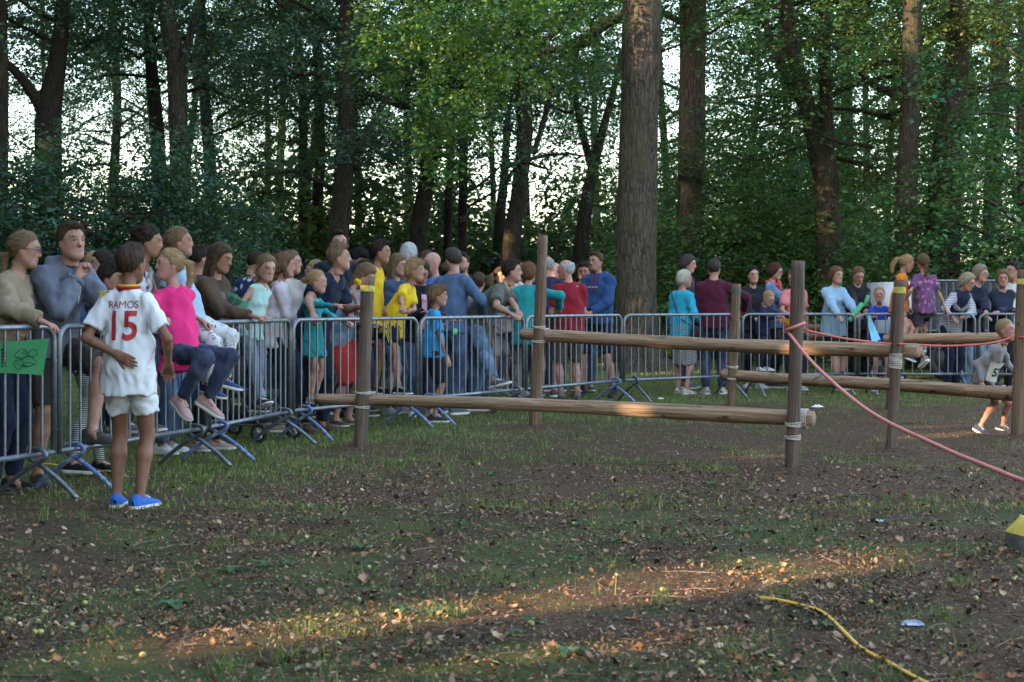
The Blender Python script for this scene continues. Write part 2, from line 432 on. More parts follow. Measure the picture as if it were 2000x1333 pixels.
def grass():
    VV, CC = [], []
    def blades(X, Y, h0, h1, w, seed, g, lean=0.5):
        r = np.random.default_rng(seed); n = len(X)
        h = h0 + (h1 - h0) * r.random(n); az = r.random(n) * 6.28; ln = np.abs(r.normal(0, lean, n)) * h
        z = gheight(X, Y) - 0.004
        pw = w * (0.6 + 0.8 * r.random(n)); wa = r.random(n) * 6.28
        bx = np.cos(wa) * pw; by = np.sin(wa) * pw
        V = np.stack([np.stack([X - bx, Y - by, z], 1), np.stack([X + bx, Y + by, z], 1), np.stack([X + np.cos(az) * ln, Y + np.sin(az) * ln, z + h], 1)], 1).reshape(-1, 3)
        c = np.array(g)[r.integers(0, len(g), n)] * (0.6 + 0.8 * r.random(n))[:, None]
        VV.append(V); CC.append(np.repeat(c, 3, 0))
    gp = [[0.11, 0.17, 0.042], [0.15, 0.21, 0.052], [0.085, 0.14, 0.036], [0.20, 0.20, 0.07], [0.25, 0.20, 0.10]]
    # turf near and behind the barriers
    X, Y, r = frustum_pts(260000, 9.0, 34.0, 31, 0.5)
    g = greenness(X, Y); k = r.random(len(X)) < np.clip(g * 1.25 - 0.12, 0, 1)
    blades(X[k], Y[k], 0.018, 0.052, 0.0045, 32, gp)
    X, Y, r = frustum_pts(95000, 4.6, 13.0, 33, 0.6)
    g = greenness(X, Y); k = r.random(len(X)) < np.clip(g * 0.42 - 0.07, 0.012, 1)
    blades(X[k], Y[k], 0.010, 0.030, 0.0022, 34, gp + [[0.07, 0.085, 0.02], [0.09, 0.085, 0.03]])
    # loose tufts in the worn arena
    tx, ty, r = frustum_pts(90, 4.7, 13.5, 35, 0.9)
    for i, (x, y) in enumerate(zip(tx, ty)):
        n = int(12 + 40 * r.random()); sp = 0.02 + 0.07 * r.random()
        blades(x + r.normal(0, sp, n), y + r.normal(0, sp, n), 0.03, 0.06 + 0.07 * r.random(), 0.0022, 400 + i, gp[:4], 0.7)
    V = np.concatenate(VV); n = len(V) // 3
    me = np_mesh('grass', V, np.arange(n * 3).reshape(-1, 3), [GRASS], False, np.concatenate(CC))
    tag(add('grass', me), 'short patchy green grass along the barriers and among the leaves', 'grass', kind='stuff')
grass()

def weed_mesh(seed):
    r = np.random.default_rng(seed); b = MB()
    for i in range(int(r.integers(5, 9))):
        a = r.random() * 6.28; L = 0.05 + 0.06 * r.random(); w = L * 0.30
        d = np.array([math.cos(a), math.sin(a), 0]); s = np.array([-d[1], d[0], 0])
        rows = []
        for t, ww, z in ((0.1, 0.12, 0.006), (0.4, 0.8, 0.026), (0.65, 1.0, 0.030), (0.88, 0.6, 0.02), (1.0, 0.05, 0.012)):
            p = d * L * t + np.array([0, 0, z * (0.6 + 0.8 * r.random())]); rows += [p - s * w * ww + [0, 0, 0.006], p, p + s * w * ww + [0, 0, 0.006]]
        b.put(rows, [[3 * i2 + j, 3 * i2 + j + 1, 3 * i2 + j + 4, 3 * i2 + j + 3] for i2 in range(4) for j in range(2)], None, np.array([0.07, 0.125, 0.045]) * (0.7 + 0.6 * r.random()))
    return b.mesh('weed', LEAF)
WEEDS = [weed_mesh(i) for i in range(5)]
for i, (px, py) in enumerate([(1040, 1222), (1000, 1252), (1110, 1285), (560, 1105), (520, 1110), (785, 1200), (845, 1205), (455, 1118), (1455, 1045), (1480, 1040), (1345, 1065), (1200, 1060), (900, 1030), (700, 1075), (1130, 1030), (1600, 1230), (960, 930), (340, 1190), (1390, 955), (1130, 1100)]):
    Y = gy(py); X = gx(px, Y)
    tag(add('weed', WEEDS[i % 5], loc=(X, Y, float(gheight(np.array(X), np.array(Y))) + 0.002), rot=(0, 0, i * 1.3), scale=0.5 + 0.35 * random.random()),
        'low broad-leaved green weed growing out of the leaf litter', 'weed', 'weeds in the leaf litter')
acb = MB()
acb.tube([[0, 0, -0.014], [0, 0, -0.011], [0, 0, 0], [0, 0, 0.009], [0, 0, 0.0125]], [0.004, 0.0085, 0.011, 0.007, 0.002], 8)
ACORN = acb.mesh('acorn', simple('acorn_green', (0.28, 0.27, 0.08), 0.45, 0.3, 30, bs=0))
for i, (px, py) in enumerate([(15, 1218), (27, 1219), (75, 1221), (142, 1231), (68, 1250), (80, 1248), (166, 1188), (278, 1286), (268, 1167), (88, 1204), (1294, 1157), (1120, 1030), (1160, 1027), (850, 1115), (720, 1116), (800, 1241), (660, 1268), (1345, 1105), (1445, 1105), (1760, 1107), (1417, 1230), (1507, 1293), (1525, 1312), (1600, 1073), (1370, 1310), (965, 1308), (1038, 1234), (700, 1180), (1980, 1140), (1905, 1183), (1700, 1188)]):
    Y = gy(py); X = gx(px, Y)
    tag(add('acorn', ACORN, loc=(X, Y, float(gheight(np.array(X), np.array(Y))) + 0.014), rot=(1.3 + 0.4 * random.random(), random.random() * 3, random.random() * 6)),
        'small pale green acorn lying among the dead leaves', 'acorn', 'acorns on the forest floor')

# ================================================================== trees
def leaf_quads(C, D, N, L, Wd, fold=0.18):
    S = np.cross(D, N); S /= np.linalg.norm(S, axis=1)[:, None] + 1e-9
    M = C + D * (L * 0.48)[:, None]
    f = N * (Wd * fold * 2)[:, None]
    return np.stack([C, M + S * Wd[:, None] + f, C + D * L[:, None], M - S * Wd[:, None] + f], 1).reshape(-1, 3)

def spray_leaves(C, D, r, nl, SL, L0, flat, col, spread=0.45):
    """C, D: spray bases and directions; nl leaves on each"""
    n = len(C)
    Cx = np.repeat(C, nl, 0); Dx = np.repeat(D, nl, 0); m = n * nl
    t = np.tile(np.linspace(0.08, 1, nl), n) + r.normal(0, 0.05, m)
    sl = np.repeat(SL * (0.6 + 0.8 * r.random(n)), nl)
    sd = np.where(np.arange(m) % 2 == 0, 1.0, -1.0)
    S = np.cross(Dx, [0, 0, 1.0]); S /= np.linalg.norm(S, axis=1)[:, None] + 1e-9
    P = Cx + Dx * (t * sl)[:, None] + S * (sd * np.abs(r.normal(0, spread * 0.35, m)) * sl)[:, None]
    P[:, 2] += r.normal(0, flat * 0.12, m) - 0.12 * t ** 2 * sl
    LD = Dx * 0.7 + S * (sd * 0.8)[:, None] + r.normal(0, 0.35, (m, 3)); LD[:, 2] -= 0.15; LD /= np.linalg.norm(LD, axis=1)[:, None]
    N = np.array([0, 0, 1.0]) + r.normal(0, flat, (m, 3)); N -= LD * np.sum(N * LD, 1)[:, None]; N /= np.linalg.norm(N, axis=1)[:, None] + 1e-9
    L = L0 * (0.65 + 0.7 * r.random(m))
    V = leaf_quads(P, LD, N, L, L * (0.26 + 0.10 * r.random(m)))
    cs = np.repeat((0.55 + 0.8 * r.random(n)), nl) * (0.75 + 0.5 * r.random(m))
    hue = np.repeat(r.normal(0, 0.14, n), nl)
    c = np.array(col)[None] * cs[:, None] * np.stack([1 + hue * 1.6, 1 + hue * 0.4, 1 - hue], 1)
    return V, np.repeat(np.clip(c, 0.004, 1), 4, 0)

def crown_mesh(name, seed, zlo, zhi, Rm, nb, ns, nl, L0, col, SL=0.7, flat=0.4, droop=0.9, rise=0.8, prof=None, inner=0.22, holes=0.0):
    r = np.random.default_rng(seed); Vs, Cs = [], []; limbs = MB()
    for b in range(nb):
        u = (b + r.random()) / nb; z = zlo + (zhi - zlo) * u ** 1.15; az = b * 2.39996 + r.normal(0, 0.35)
        pr = math.sin(math.pi * min(0.98, 0.22 + 0.72 * u)) ** 0.7 if prof is None else prof(u)
        Rb = Rm * pr * (0.6 + 0.6 * r.random())
        wob = r.normal(0, 0.12); rs = rise * (0.3 + r.random()); dr = droop * (0.4 + r.random())
        def path(t):
            a = az + wob * np.sin(t * 4)
            return np.stack([np.cos(a) * Rb * t, np.sin(a) * Rb * t, z + rs * t * Rb * 0.35 - dr * t ** 2 * Rb * 0.3 + 0.0 * t], -1)
        tt = np.linspace(0.02, 0.98, 11); lp_ = path(tt) + np.stack([np.interp(tt, np.linspace(0, 1, 5), r.normal(0, 0.16 * Rb / 4, 5) * np.array([0, 1, 1.2, 1.4, 1.6])) for _ in range(3)], -1)
        if b % 3 == 0: limbs.tube(lp_, (0.05 * Rb / 4 + 0.015) * (1 - 0.85 * tt), 5, False)
        k = max(4, int(ns * Rb / Rm)); t = inner + (1.02 - inner) * r.random(k) ** 0.75
        C = path(t); rad = np.stack([np.cos(az) * np.ones(k), np.sin(az) * np.ones(k), np.zeros(k)], -1); lat = np.stack([-rad[:, 1], rad[:, 0], rad[:, 2]], -1)
        off = r.normal(0, 0.16 * Rb + 0.12, k) * (1.15 - t * 0.6)
        C = C + lat * off[:, None]; C[:, 2] += r.normal(0, 0.30, k) - np.abs(off) * 0.15
        if holes: keep = (vnoise(C[:, 0] * 0.55 + C[:, 2] * 0.4, C[:, 1] * 0.55 - C[:, 2] * 0.5, seed) + 0.5 * vnoise(C[:, 0] * 1.7, C[:, 2] * 1.9 + C[:, 1], seed + 1)) > holes; C = C[keep]; off = off[keep]; rad = rad[keep]; lat = lat[keep]; k = len(C)
        if k == 0: continue
        D = rad * (0.5 + r.random(k))[:, None] + lat * (np.sign(off) * r.random(k) * 1.2)[:, None] + r.normal(0, 0.25, (k, 3)); D[:, 2] -= 0.1 + 0.12 * droop
        D /= np.linalg.norm(D, axis=1)[:, None]
        V, c = spray_leaves(C, D, r, nl, SL, L0, flat, col)
        Vs.append(V); Cs.append(c)
    V = np.concatenate(Vs)
    me = np_mesh(name, V, np.arange(len(V)).reshape(-1, 4), [LEAF], False, np.concatenate(Cs))
    return me, limbs.mesh(name + '_limbs', BARK_DARK)

SKYLIT_TEAL = (0.068, 0.130, 0.082); GREEN = (0.080, 0.158, 0.050); LIT_GREEN = (0.120, 0.210, 0.052); BEECH = (0.062, 0.130, 0.047)  # teal carries blue skylight in shade, bright carries lit yellow-green; both painted in
CROWNS = {
    'oak': [crown_mesh('oak_crown', 100 + i, 3.0, 15.5, 4.8, 54, 64, 20, 0.096, SKYLIT_TEAL, 0.55, 0.55, 0.5, 1.4, holes=0.62) for i in range(2)],
    'green': [crown_mesh('green_crown', 200 + i, 3.2, 15.0, 4.4, 50, 60, 20, 0.096, GREEN, 0.55, 0.55, 0.5, 1.4, holes=0.66) for i in range(2)],
    'beech': [crown_mesh('beech_crown', 300 + i, 1.6, 14.5, 4.8, 60, 52, 22, 0.092, BEECH, 0.70, 0.36, 1.2, 1.1, holes=0.63) for i in range(2)],
    'shrub': [crown_mesh('shrub_crown', 400 + i, 0.15, 3.4, 2.2, 46, 38, 18, 0.078, (GREEN, SKYLIT_TEAL, BEECH)[i], 0.48, 0.5, 0.5, 0.9, lambda u: (1 - 0.72 * u ** 1.7), 0.30, 0.56) for i in range(3)],
    'far': [crown_mesh('far_crown', 500, 0.2, 3.6, 2.3, 34, 16, 12, 0.17, (0.085, 0.14, 0.05), 0.7, 0.5, 0.5, 0.9, lambda u: (1 - 0.7 * u ** 1.7), 0.30)],
}

def trunk_mesh(Y, lines, mat, seed, base=True):
    """lines: polylines [(px, py or None for the ground, width px)...] at distance Y -> local mesh about the first point"""
    r = np.random.default_rng(seed); b = MB(); x0 = gx(lines[0][0][0], Y)
    for li, ln in enumerate(lines):
        P = []
        for k, (px, py, w) in enumerate(ln):
            if py is None: py = HZ + F * CH / Y + 6
            P.append([gx(px, Y) - x0, (0.0 if li == 0 else 0.25 * k * (1 if seed % 2 else -1)), gz(py, Y), w / 2 / F * Y])
        P = np.array(P)
        if li == 0 and base:
            p0 = P[0].copy(); up = P[1] - P[0]
            e = 0.35 / max(up[2], 0.5); mid = P[0] + up * e; mid[3] = P[0][3] * 0.92; p0[3] *= 1.45
            P = np.concatenate([[p0], [mid], P[1:]])
        n = max(12, int(np.linalg.norm(P[-1][:3] - P[0][:3]) / (0.14 if Y < 34 else 0.32))); S = spline(P, n)
        sides = (28 if Y < 34 else 18) if S[0, 3] > 0.2 else 10
        V, Q, T = tube(S[:, :3], S[:, 3], sides, True)
        m = n * sides; a = np.tile(np.arange(sides), n) / sides * 6.283; zz = np.repeat(S[:, 2], sides)
        rad = np.repeat(S[:, 3], sides); ctr = np.repeat(S[:, :3], sides, 0)
        d = 0.11 * (vnoise(np.cos(a) * 1.4 + 5, np.sin(a) * 1.4 + zz * 0.9, seed) - 0.5) + 0.075 * (vnoise(np.cos(a) * 6 + 20, np.sin(a) * 6 + zz * 1.1, seed + 3) - 0.5)
        fl = np.exp(-np.maximum(zz, 0) / 0.35) * 0.35 * np.cos(a * 5 + seed) * (1 if li == 0 and base else 0)
        V[:m] = ctr + (V[:m] - ctr) * (1 + d + fl)[:, None]
        b.put(V, Q, T)
    return b.mesh('trunk', mat), x0

def tree(name, label, Y, lines, mat, crown, seed, cs=1.0, czs=1.0, cz=0.0, group=None, cat='tree', rot=None):
    tm, x0 = trunk_mesh(Y, lines, mat, seed)
    root = tag(empty(name, (x0, Y, 0)), label, cat, group)
    add('trunk', tm, root)
    if crown:
        r = random.Random(seed); protos = CROWNS[crown]; cm, lm = protos[seed % len(protos)]
        c = add('crown', cm, root, (0, 2.3 if (crown == 'beech' and Y < 50) else 0.6, cz), (0, 0, r.random() * 6.28 if rot is None else rot), (cs, cs, czs))
        l = add('limb', lm, c); l['kind'] = 'stuff'
    return root

tree('oak_tree', 'thickest oak trunk with ridged grey bark, rising beyond the barrier right of centre', 27.7,
     [[(1249, None, 104), (1244, 690, 92), (1243, 640, 84), (1241, 560, 80), (1244, 400, 77), (1250, 200, 74), (1254, 0, 76), (1256, -300, 70), (1258, -1000, 50)],
      [(1240, 30, 26), (1200, 32, 24), (1150, 62, 21), (1110, 82, 18), (1060, 84, 12), (1025, 110, 9), (1018, 145, 6)], [(1062, 84, 12), (1095, 50, 10), (1145, 5, 9), (1170, -30, 8)]], BARK_OAK, None, 3)
tree('oak_tree', 'straight brown trunk just behind the thickest oak, lit orange low on one side', 33.0,
     [[(1345, None, 66), (1346, 640, 60), (1347, 520, 55), (1350, 350, 54), (1352, 150, 52), (1354, 0, 50), (1352, -500, 38)], [(1335, 45, 14), (1312, 30, 11), (1295, 20, 8)]], BARK_OAK, 'green', 5, 1.0, 1.0, 4.5)
TL = [
 ('dark trunk cut by the edge of the picture, farthest left', 34, [[(-4, None, 34), (2, 330, 28), (3, 100, 24), (-4, -200, 18)]], 'oak'),
 ('forked dark oak above the couple at the first barrier', 36, [[(97, None, 60), (95, 300, 52), (97, 205, 46), (112, 120, 34), (124, 0, 28), (130, -200, 22)], [(88, 225, 26), (60, 170, 20), (20, 125, 14), (-10, 110, 10)]], 'oak'),
 ('dark trunk close beside the orange-lit trunk above the girls', 40, [[(314, None, 38), (310, 340, 30), (302, 200, 26), (292, 80, 22), (285, -150, 16)]], 'oak'),
 ('trunk with an orange sunlit flank above the girls on the barrier', 36, [[(356, None, 48), (352, 330, 41), (348, 250, 38), (345, 130, 38), (328, 40, 34), (318, -160, 26)], [(352, 150, 22), (372, 90, 16), (392, 20, 12)]], 'oak'),
 ('slim dim trunk behind the orange-lit one', 46, [[(414, None, 30), (410, 330, 25), (400, 200, 22), (394, 50, 18), (392, -150, 14)]], 'green'),
 ('pale thin distant trunk standing in the bright sky gap', 62, [[(522, None, 17), (522, 400, 14), (524, 300, 12), (520, 150, 9)]], None),
 ('thin trunk behind the crowd between the sky gap and the tall man', 50, [[(590, None, 23), (592, 300, 19), (590, 150, 15), (574, 20, 12), (570, -100, 8)]], 'green'),
 ('thin twin trunk directly left of the trunk above the tall man', 47, [[(616, None, 26), (620, 400, 22), (626, 300, 20), (622, 100, 15), (620, -100, 10)]], 'green'),
 ('heavy black trunk rising behind the tall man in glasses', 38, [[(652, None, 50), (662, 460, 41), (671, 350, 39), (676, 200, 31), (673, 100, 28), (684, -120, 24)], [(690, 330, 16), (708, 270, 13), (745, 200, 10), (770, 160, 8)]], 'oak'),
 ('leaning forked trunk behind the white-haired person', 42, [[(810, None, 42), (818, 450, 35), (834, 350, 29), (831, 250, 24), (826, 80, 20), (820, -100, 14)], [(842, 330, 20), (862, 260, 17), (874, 190, 13), (880, 100, 9)]], 'oak'),
 ('slim trunk left of the bearded man', 46, [[(871, None, 20), (876, 400, 17), (880, 300, 15), (885, 150, 12), (886, -60, 8)]], 'green'),
 ('slim straight trunk above the bearded man', 44, [[(902, None, 21), (904, 400, 18), (906, 250, 15), (900, 80, 12), (900, -80, 9)]], 'oak'),
 ('leaning dark trunk behind the lashed tall post', 40, [[(985, None, 46), (998, 480, 36), (1014, 370, 31), (1025, 250, 30), (1022, 150, 27), (1015, -60, 20)], [(1042, 300, 12), (1065, 225, 11), (1085, 140, 9)]], 'oak'),
 ('shadowy trunk half hidden behind the leaning dark trunk', 49, [[(968, None, 28), (976, 440, 22), (985, 340, 17), (992, 220, 12)]], 'green'),
 ('Y-forked trunk between the tall post and the thickest oak', 42, [[(1120, None, 38), (1140, 440, 28), (1158, 330, 22), (1175, 262, 17), (1196, 185, 13), (1215, 100, 10)], [(1158, 335, 18), (1138, 255, 14), (1127, 190, 11), (1125, 100, 8)]], 'green'),
 ('massive dark trunk that splits wide above the woman in pink scarf', 31, [[(1628, None, 62), (1616, 400, 48), (1606, 310, 50), (1584, 235, 36), (1556, 130, 30), (1540, 40, 27), (1518, -150, 20)], [(1612, 320, 34), (1610, 220, 27), (1600, 100, 25), (1596, -120, 18)], [(1575, 215, 22), (1530, 150, 19), (1492, 70, 15), (1470, 0, 10)]], 'beech'),
 ('upright trunk right behind the massive splitting trunk', 44, [[(1657, None, 32), (1655, 300, 25), (1651, 100, 21), (1650, -120, 15)]], 'beech'),
 ('thin dim trunk between the splitting trunk and the smooth beech', 52, [[(1695, None, 16), (1692, 300, 13), (1690, 150, 11), (1690, 0, 8)]], 'beech'),
 ('smooth straight beech trunk above the girl in orange', 28.6, [[(1767, None, 54), (1769, 480, 46), (1772, 350, 41), (1778, 200, 39), (1781, 60, 37), (1787, -250, 28)]], 'beech'),
 ('broad near-black trunk above the girl in the purple shirt', 29.4, [[(1832, None, 84), (1840, 450, 68), (1851, 300, 58), (1862, 200, 50), (1871, 80, 45), (1884, -200, 34)]], 'beech'),
 ('dark trunk with a thin side stem against the bright gap on the right', 46, [[(1934, None, 42), (1940, 330, 35), (1945, 250, 32), (1948, 120, 29), (1952, -120, 22)], [(1955, 280, 15), (1970, 210, 13), (1977, 110, 11), (1985, 0, 8)]], 'green'),
 ('trunk cut by the edge of the picture, farthest right', 41, [[(2006, None, 40), (2004, 350, 32), (2000, 150, 28), (2002, -150, 20)]], 'beech'),
]
for i, (lab, Y, lines, cr) in enumerate(TL):
    mat = BARK_BEECH if 'beech' in lab else (BARK_OAK if 'orange sunlit' in lab or 'pale' in lab else BARK_DARK)
    if Y < 33: mat = BARK_DARK
    tree('beech_tree' if cr == 'beech' else 'woodland_tree', lab, Y, lines, mat, cr, 11 + i, 0.85 + 0.3 * random.random(), 0.9 + 0.25 * random.random(), {'oak': 3.3 if i < 5 else 0.9, 'green': 3.2, 'beech': 2.3, None: 0}[cr] + random.uniform(-0.2, 0.8))
# the dim trees farther in
fill = random.Random(4)
for i in range(20):
    Y = fill.uniform(52, 74); px = -80 + 2160 * (i + fill.random() * 0.8) / 20
    w = fill.uniform(0.28, 0.5) / Y * F
    if 440 < px < 560: Y += 25
    tree('woodland_tree', 'dim tree deep in the wood behind the front trunks', Y, [[(px, None, w), (px + fill.uniform(-8, 8), 380, w * 0.8), (px + fill.uniform(-20, 20), 150, w * 0.6), (px + fill.uniform(-30, 30), -200, w * 0.4)]], BARK_DARK,
         ('oak', 'green')[i % 2] if px < 1250 else 'beech', 60 + i, 1.05, 1.15, fill.uniform(2.8, 5.5) if px < 1250 else fill.uniform(0.5, 2.0), 'trees deep in the wood')

# the low bough of the thickest oak, hanging over the crowd's side (its leaves belong to that oak's crown)
def bough_crown():
    r = np.random.default_rng(77); Vs, Cs = [], []
    # clump centres given as picture positions and distances in front of / beside the oak
    cl = [(800, 110, 26.5, 1.0), (860, 60, 26, 1.1), (930, 100, 25.8, 1.0), (850, 170, 26.2, 1.0), (900, 210, 26, 0.8), (840, 230, 26.4, 0.6), (880, 260, 26.2, 0.5), (980, 60, 26.5, 1.0), (1060, 30, 27, 1.0), (1000, 140, 26.3, 0.8), (960, 190, 26.5, 0.6),
          (1120, 20, 27, .9), (1100, 130, 27.5, .7), (1170, 90, 28, .8), (1190, 160, 29, .7), (820, 20, 26, 1.1), (910, -30, 25.5, 1.2), (1030, -40, 26, 1.2), (1150, -40, 27, 1.2), (870, 300, 26.3, .35), (900, 330, 26.4, .3), (790, 60, 26.8, .7), (1190, 240, 29.5, .6), (1160, 330, 30, .5)]
    for px, py, Y, s in cl:
        c = W(px, py, Y); n = int(27 * s * s + 7)
        C = c + r.normal(0, 1, (n, 3)) * np.array([0.50, 0.6, 0.26]) * s
        D = r.normal(0, 1, (n, 3)); D[:, 0] -= 0.5; D[:, 2] = D[:, 2] * 0.25 - 0.3; D /= np.linalg.norm(D, axis=1)[:, None]
        V, col = spray_leaves(C, D, r, 20, 0.5, 0.092, 0.6, LIT_GREEN if px < 1090 else GREEN)  # lit yellow-green put into the leaf colour of the left clumps
        Vs.append(V); Cs.append(col)
    V = np.concatenate(Vs); C = np.concatenate(Cs)
    # upper crown of the same oak
    return V, C
oak = bpy.data.objects['oak_tree']
V, C = bough_crown()
add('bough_foliage', np_mesh('bough_foliage', V - np.array(oak.location), np.arange(len(V)).reshape(-1, 4), [LEAF], False, C), oak)
cm, lm = CROWNS['green'][0]
c_ = add('crown', cm, oak, (0, 0, 6.2), (0, 0, 1.0), (1.25, 1.25, 1.0)); l_ = add('limb', lm, c_); l_['kind'] = 'stuff'

def shrub(name, label, px, Y, k, sx, sz, seed, group=None, kind='shrub', cat='shrub'):
    cm, lm = CROWNS[kind][k]; root = tag(empty(name, (gx(px, Y), Y, 0)), label, cat, group)
    c = add('foliage', cm, root, (0, 0, 0), (0, 0, seed * 1.7), (sx, sx, sz)); l = add('limb', lm, c); l['kind'] = 'stuff'
    return root
for i, (px, Y, k, sx, sz) in enumerate([(-30, 29, 1, 1.2, 1.25), (90, 30, 1, 1.15, 1.15), (215, 29.5, 1, 1.2, 1.35), (330, 31, 1, 1.2, 1.35), (412, 32, 1, 1.0, 1.1), (150, 34, 0, 1.2, 1.3), (300, 36, 0, 1.2, 1.2)]):
    shrub('shrub', ['big teal-green shrub at the picture edge behind the woman in beige', 'dense shrub right behind the man in the grey hoodie', 'dense shrub behind the curly-haired girl', 'dense shrub behind the pink-shirted girl', 'low shrub beside the bright sky gap', 'taller shrub deeper behind the couple', 'taller shrub deeper behind the girls'][i], px, Y, k, sx, sz, i)
for i, (px, Y, k, sx, sz) in enumerate([(1290, 36, 0, 1.0, 0.9), (1400, 33, 0, 1.25, 1.25), (1480, 36, 2, 1.3, 1.35), (1560, 33, 0, 1.25, 1.15), (1690, 35, 2, 1.2, 1.0), (1740, 36.5, 2, 1.1, 0.9), (1810, 39, 2, 1.2, 0.95), (1985, 27.5, 2, 1.45, 1.35), (1920, 29.5, 2, 1.3, 1.15), (1420, 41, 0, 1.5, 1.7), (1530, 42, 2, 1.5, 1.8), (1700, 42, 2, 1.6, 1.7)]):
    shrub('shrub', ['leafy shrub showing between the two nearest trunks', 'green shrub behind the man in burgundy', 'green shrub behind the dark-haired woman in black', 'green shrub behind the woman in the pink T-shirt', 'green shrub behind the woman in the pale blue jacket', 'dark shrub behind the girl in orange', 'dark shrub behind the stacked barriers', 'large beech shrub spilling in at the right edge', 'beech shrub behind the women at the right end of the barrier', 'tall shrub far behind the man in burgundy', 'tall shrub far behind the pink-scarfed woman', 'tall shrub far behind the pale blue jacket'][i], px, Y, k, sx, sz, i + 20)
for i in range(26):
    px = 430 + i * 33 + fill.uniform(-15, 15); Y = fill.uniform(46, 66)
    shrub('shrub', 'pale sunlit bush far behind the heads of the crowd', px, Y, 0, fill.uniform(0.9, 1.4), fill.uniform(0.8, 1.75), i, 'pale bushes beyond the wood', 'far')
def hedgerow():
    r = np.random.default_rng(9); n = 2600
    C = np.stack([r.uniform(-60, 60, n), r.uniform(104, 112, n), np.zeros(n)], 1)
    top = 2.2 + 3.2 * fbm(C[:, 0] * 0.11, C[:, 1] * 0.05, 5, 3)
    C[:, 2] = top * r.random(n) ** 0.7
    D = r.normal(0, 1, (n, 3)); D /= np.linalg.norm(D, axis=1)[:, None]
    V, col = spray_leaves(C, D, r, 9, 1.2, 0.42, 0.8, (0.09, 0.13, 0.055))
    tag(add('far_hedgerow', np_mesh('far_hedgerow', V, np.arange(len(V)).reshape(-1, 4), [LEAF], False, col)), 'distant pale hedgerow closing the view beyond the wood', 'hedgerow', kind='stuff')
hedgerow()

# drooping beech sprays catching the sun on the right (belong to the trees they hang from)
def sun_sprays(owner, spots, seed):
    r = np.random.default_rng(seed); Vs, Cs = [], []
    for px, py, Y, s in spots:
        c = W(px, py, Y); n = int(34 * s * s + 10)
        C = c + r.normal(0, 1, (n, 3)) * np.array([0.6, 0.5, 0.25]) * s; C[:, 2] -= 0.35 * (C[:, 0] - c[0])* -1
        D = r.normal(0, 0.6, (n, 3)); D[:, 0] -= 0.8; D[:, 2] = -0.45 + D[:, 2] * 0.3; D /= np.linalg.norm(D, axis=1)[:, None]
        V, col = spray_leaves(C, D, r, 14, 0.6, 0.095, 0.35, (0.075, 0.105, 0.032)); Vs.append(V); Cs.append(col)
    V = np.concatenate(Vs)
    add('bough_foliage', np_mesh('bough_foliage', V - np.array(owner.location), np.arange(len(V)).reshape(-1, 4), [LEAF], False, np.concatenate(Cs)), owner)
bt = [o for o in bpy.data.objects if o.name.startswith('beech_tree') and 'smooth straight' in o.get('label', '')][0]
sun_sprays(bt, [(1700, 30, 30, .9), (1740, 80, 30, .8), (1800, 60, 29.5, .9), (1860, 20, 29, .9), (1920, 40, 29, .8), (1830, 190, 30, .9), (1790, 260, 30.5, .8), (1760, 310, 31, .7), (1850, 240, 30, .7), (1960, 100, 29, .7), (1985, 30, 28.5, .8), (1730, 330, 31, .5)], 5)

# ------------------------------------------------------------------ unseen trees added on the left to keep the sun off the clearing
SUN_SPOTS = []   # points to be sunlit through gaps cut in the added crowns: (point, radius)
def spot(px, py, Y, rad): SUN_SPOTS.append((W(px, py, Y), rad))
for px, py in ((800, 1090), (850, 1085), (980, 1122), (1040, 1125), (1110, 1128), (1180, 1120), (1260, 1125), (1330, 1120), (1380, 1150), (1450, 1170), (1180, 1165), (1240, 1175), (1350, 1195), (720, 1085), (760, 1100), (660, 1120), (920, 1110), (1500, 1185), (1560, 1190)): spot(px, py, gy(py), 0.07)
for px in range(-40, 1060, 55): spot(px, 1312 + 10 * math.sin(px * 0.05), gy(1312), 0.16)
for px in range(1660, 2040, 36): spot(px, 884 + (px - 1660) * 0.02, gy(884), 0.05)
for px in range(1190, 1550, 18): spot(px, 662 + (px - 1150) * 0.045, 14.6 - (px - 1150) * 0.0042, 0.22)
for py in (80, 120, 160, 185): spot(1232, py, 27.4, 0.22)
for py in (380, 430, 470, 510): spot(1330, py, 32.8, 0.28)
for py in (225, 265, 300, 325): spot(338, py, 35.8, 0.28)
for py in (440, 475, 505): spot(985, py, 39.7, 0.25)
spot(85, 290, 35.7, 0.3); spot(1770, 130, 33.8, .3); spot(1330, 330, 32.8, .2)
for px, py, Y in ((1700, 30, 30), (1740, 80, 30), (1800, 60, 29.5), (1860, 20, 29), (1920, 40, 29), (1830, 190, 30), (1790, 260, 30.5), (1985, 30, 28.5), (1960, 100, 29)): spot(px, py, Y, 0.75)
for px, py, Y in ((810, 60, 26.5), (860, 50, 26), (840, 150, 26.2)): spot(px, py, Y, 0.45)
for px, py, Y in ((1355, 560, 20.4), (1300, 590, 20.6), (1845, 585, 20.6)): spot(px, py, Y, 0.13)
for px, py in ((880, 735), (930, 720), (960, 745), (1090, 715), (1290, 712), (1310, 730), (1600, 715), (1690, 722), (1560, 725), (1700, 745), (1100, 740), (790, 760), (640, 790), (1780, 735), (1890, 730)): spot(px, py, gy(py), 0.5)
rr_ = random.Random(8)
for _ in range(22):
    py = rr_.uniform(1000, 1320); spot(rr_.uniform(0, 2000), py, gy(py), 0.02)
for px, py, Y in ((100, 470, 9.9), (300, 470, 11), (655, 470, 15.8), (735, 500, 15.2), (905, 505, 19), (1160, 510, 20), (1630, 535, 21.4), (1960, 560, 21), (1870, 555, 20.9)): spot(px, py, Y, 0.02)
SPp = np.array([s[0] for s in SUN_SPOTS]); SPr = np.array([s[1] for s in SUN_SPOTS])
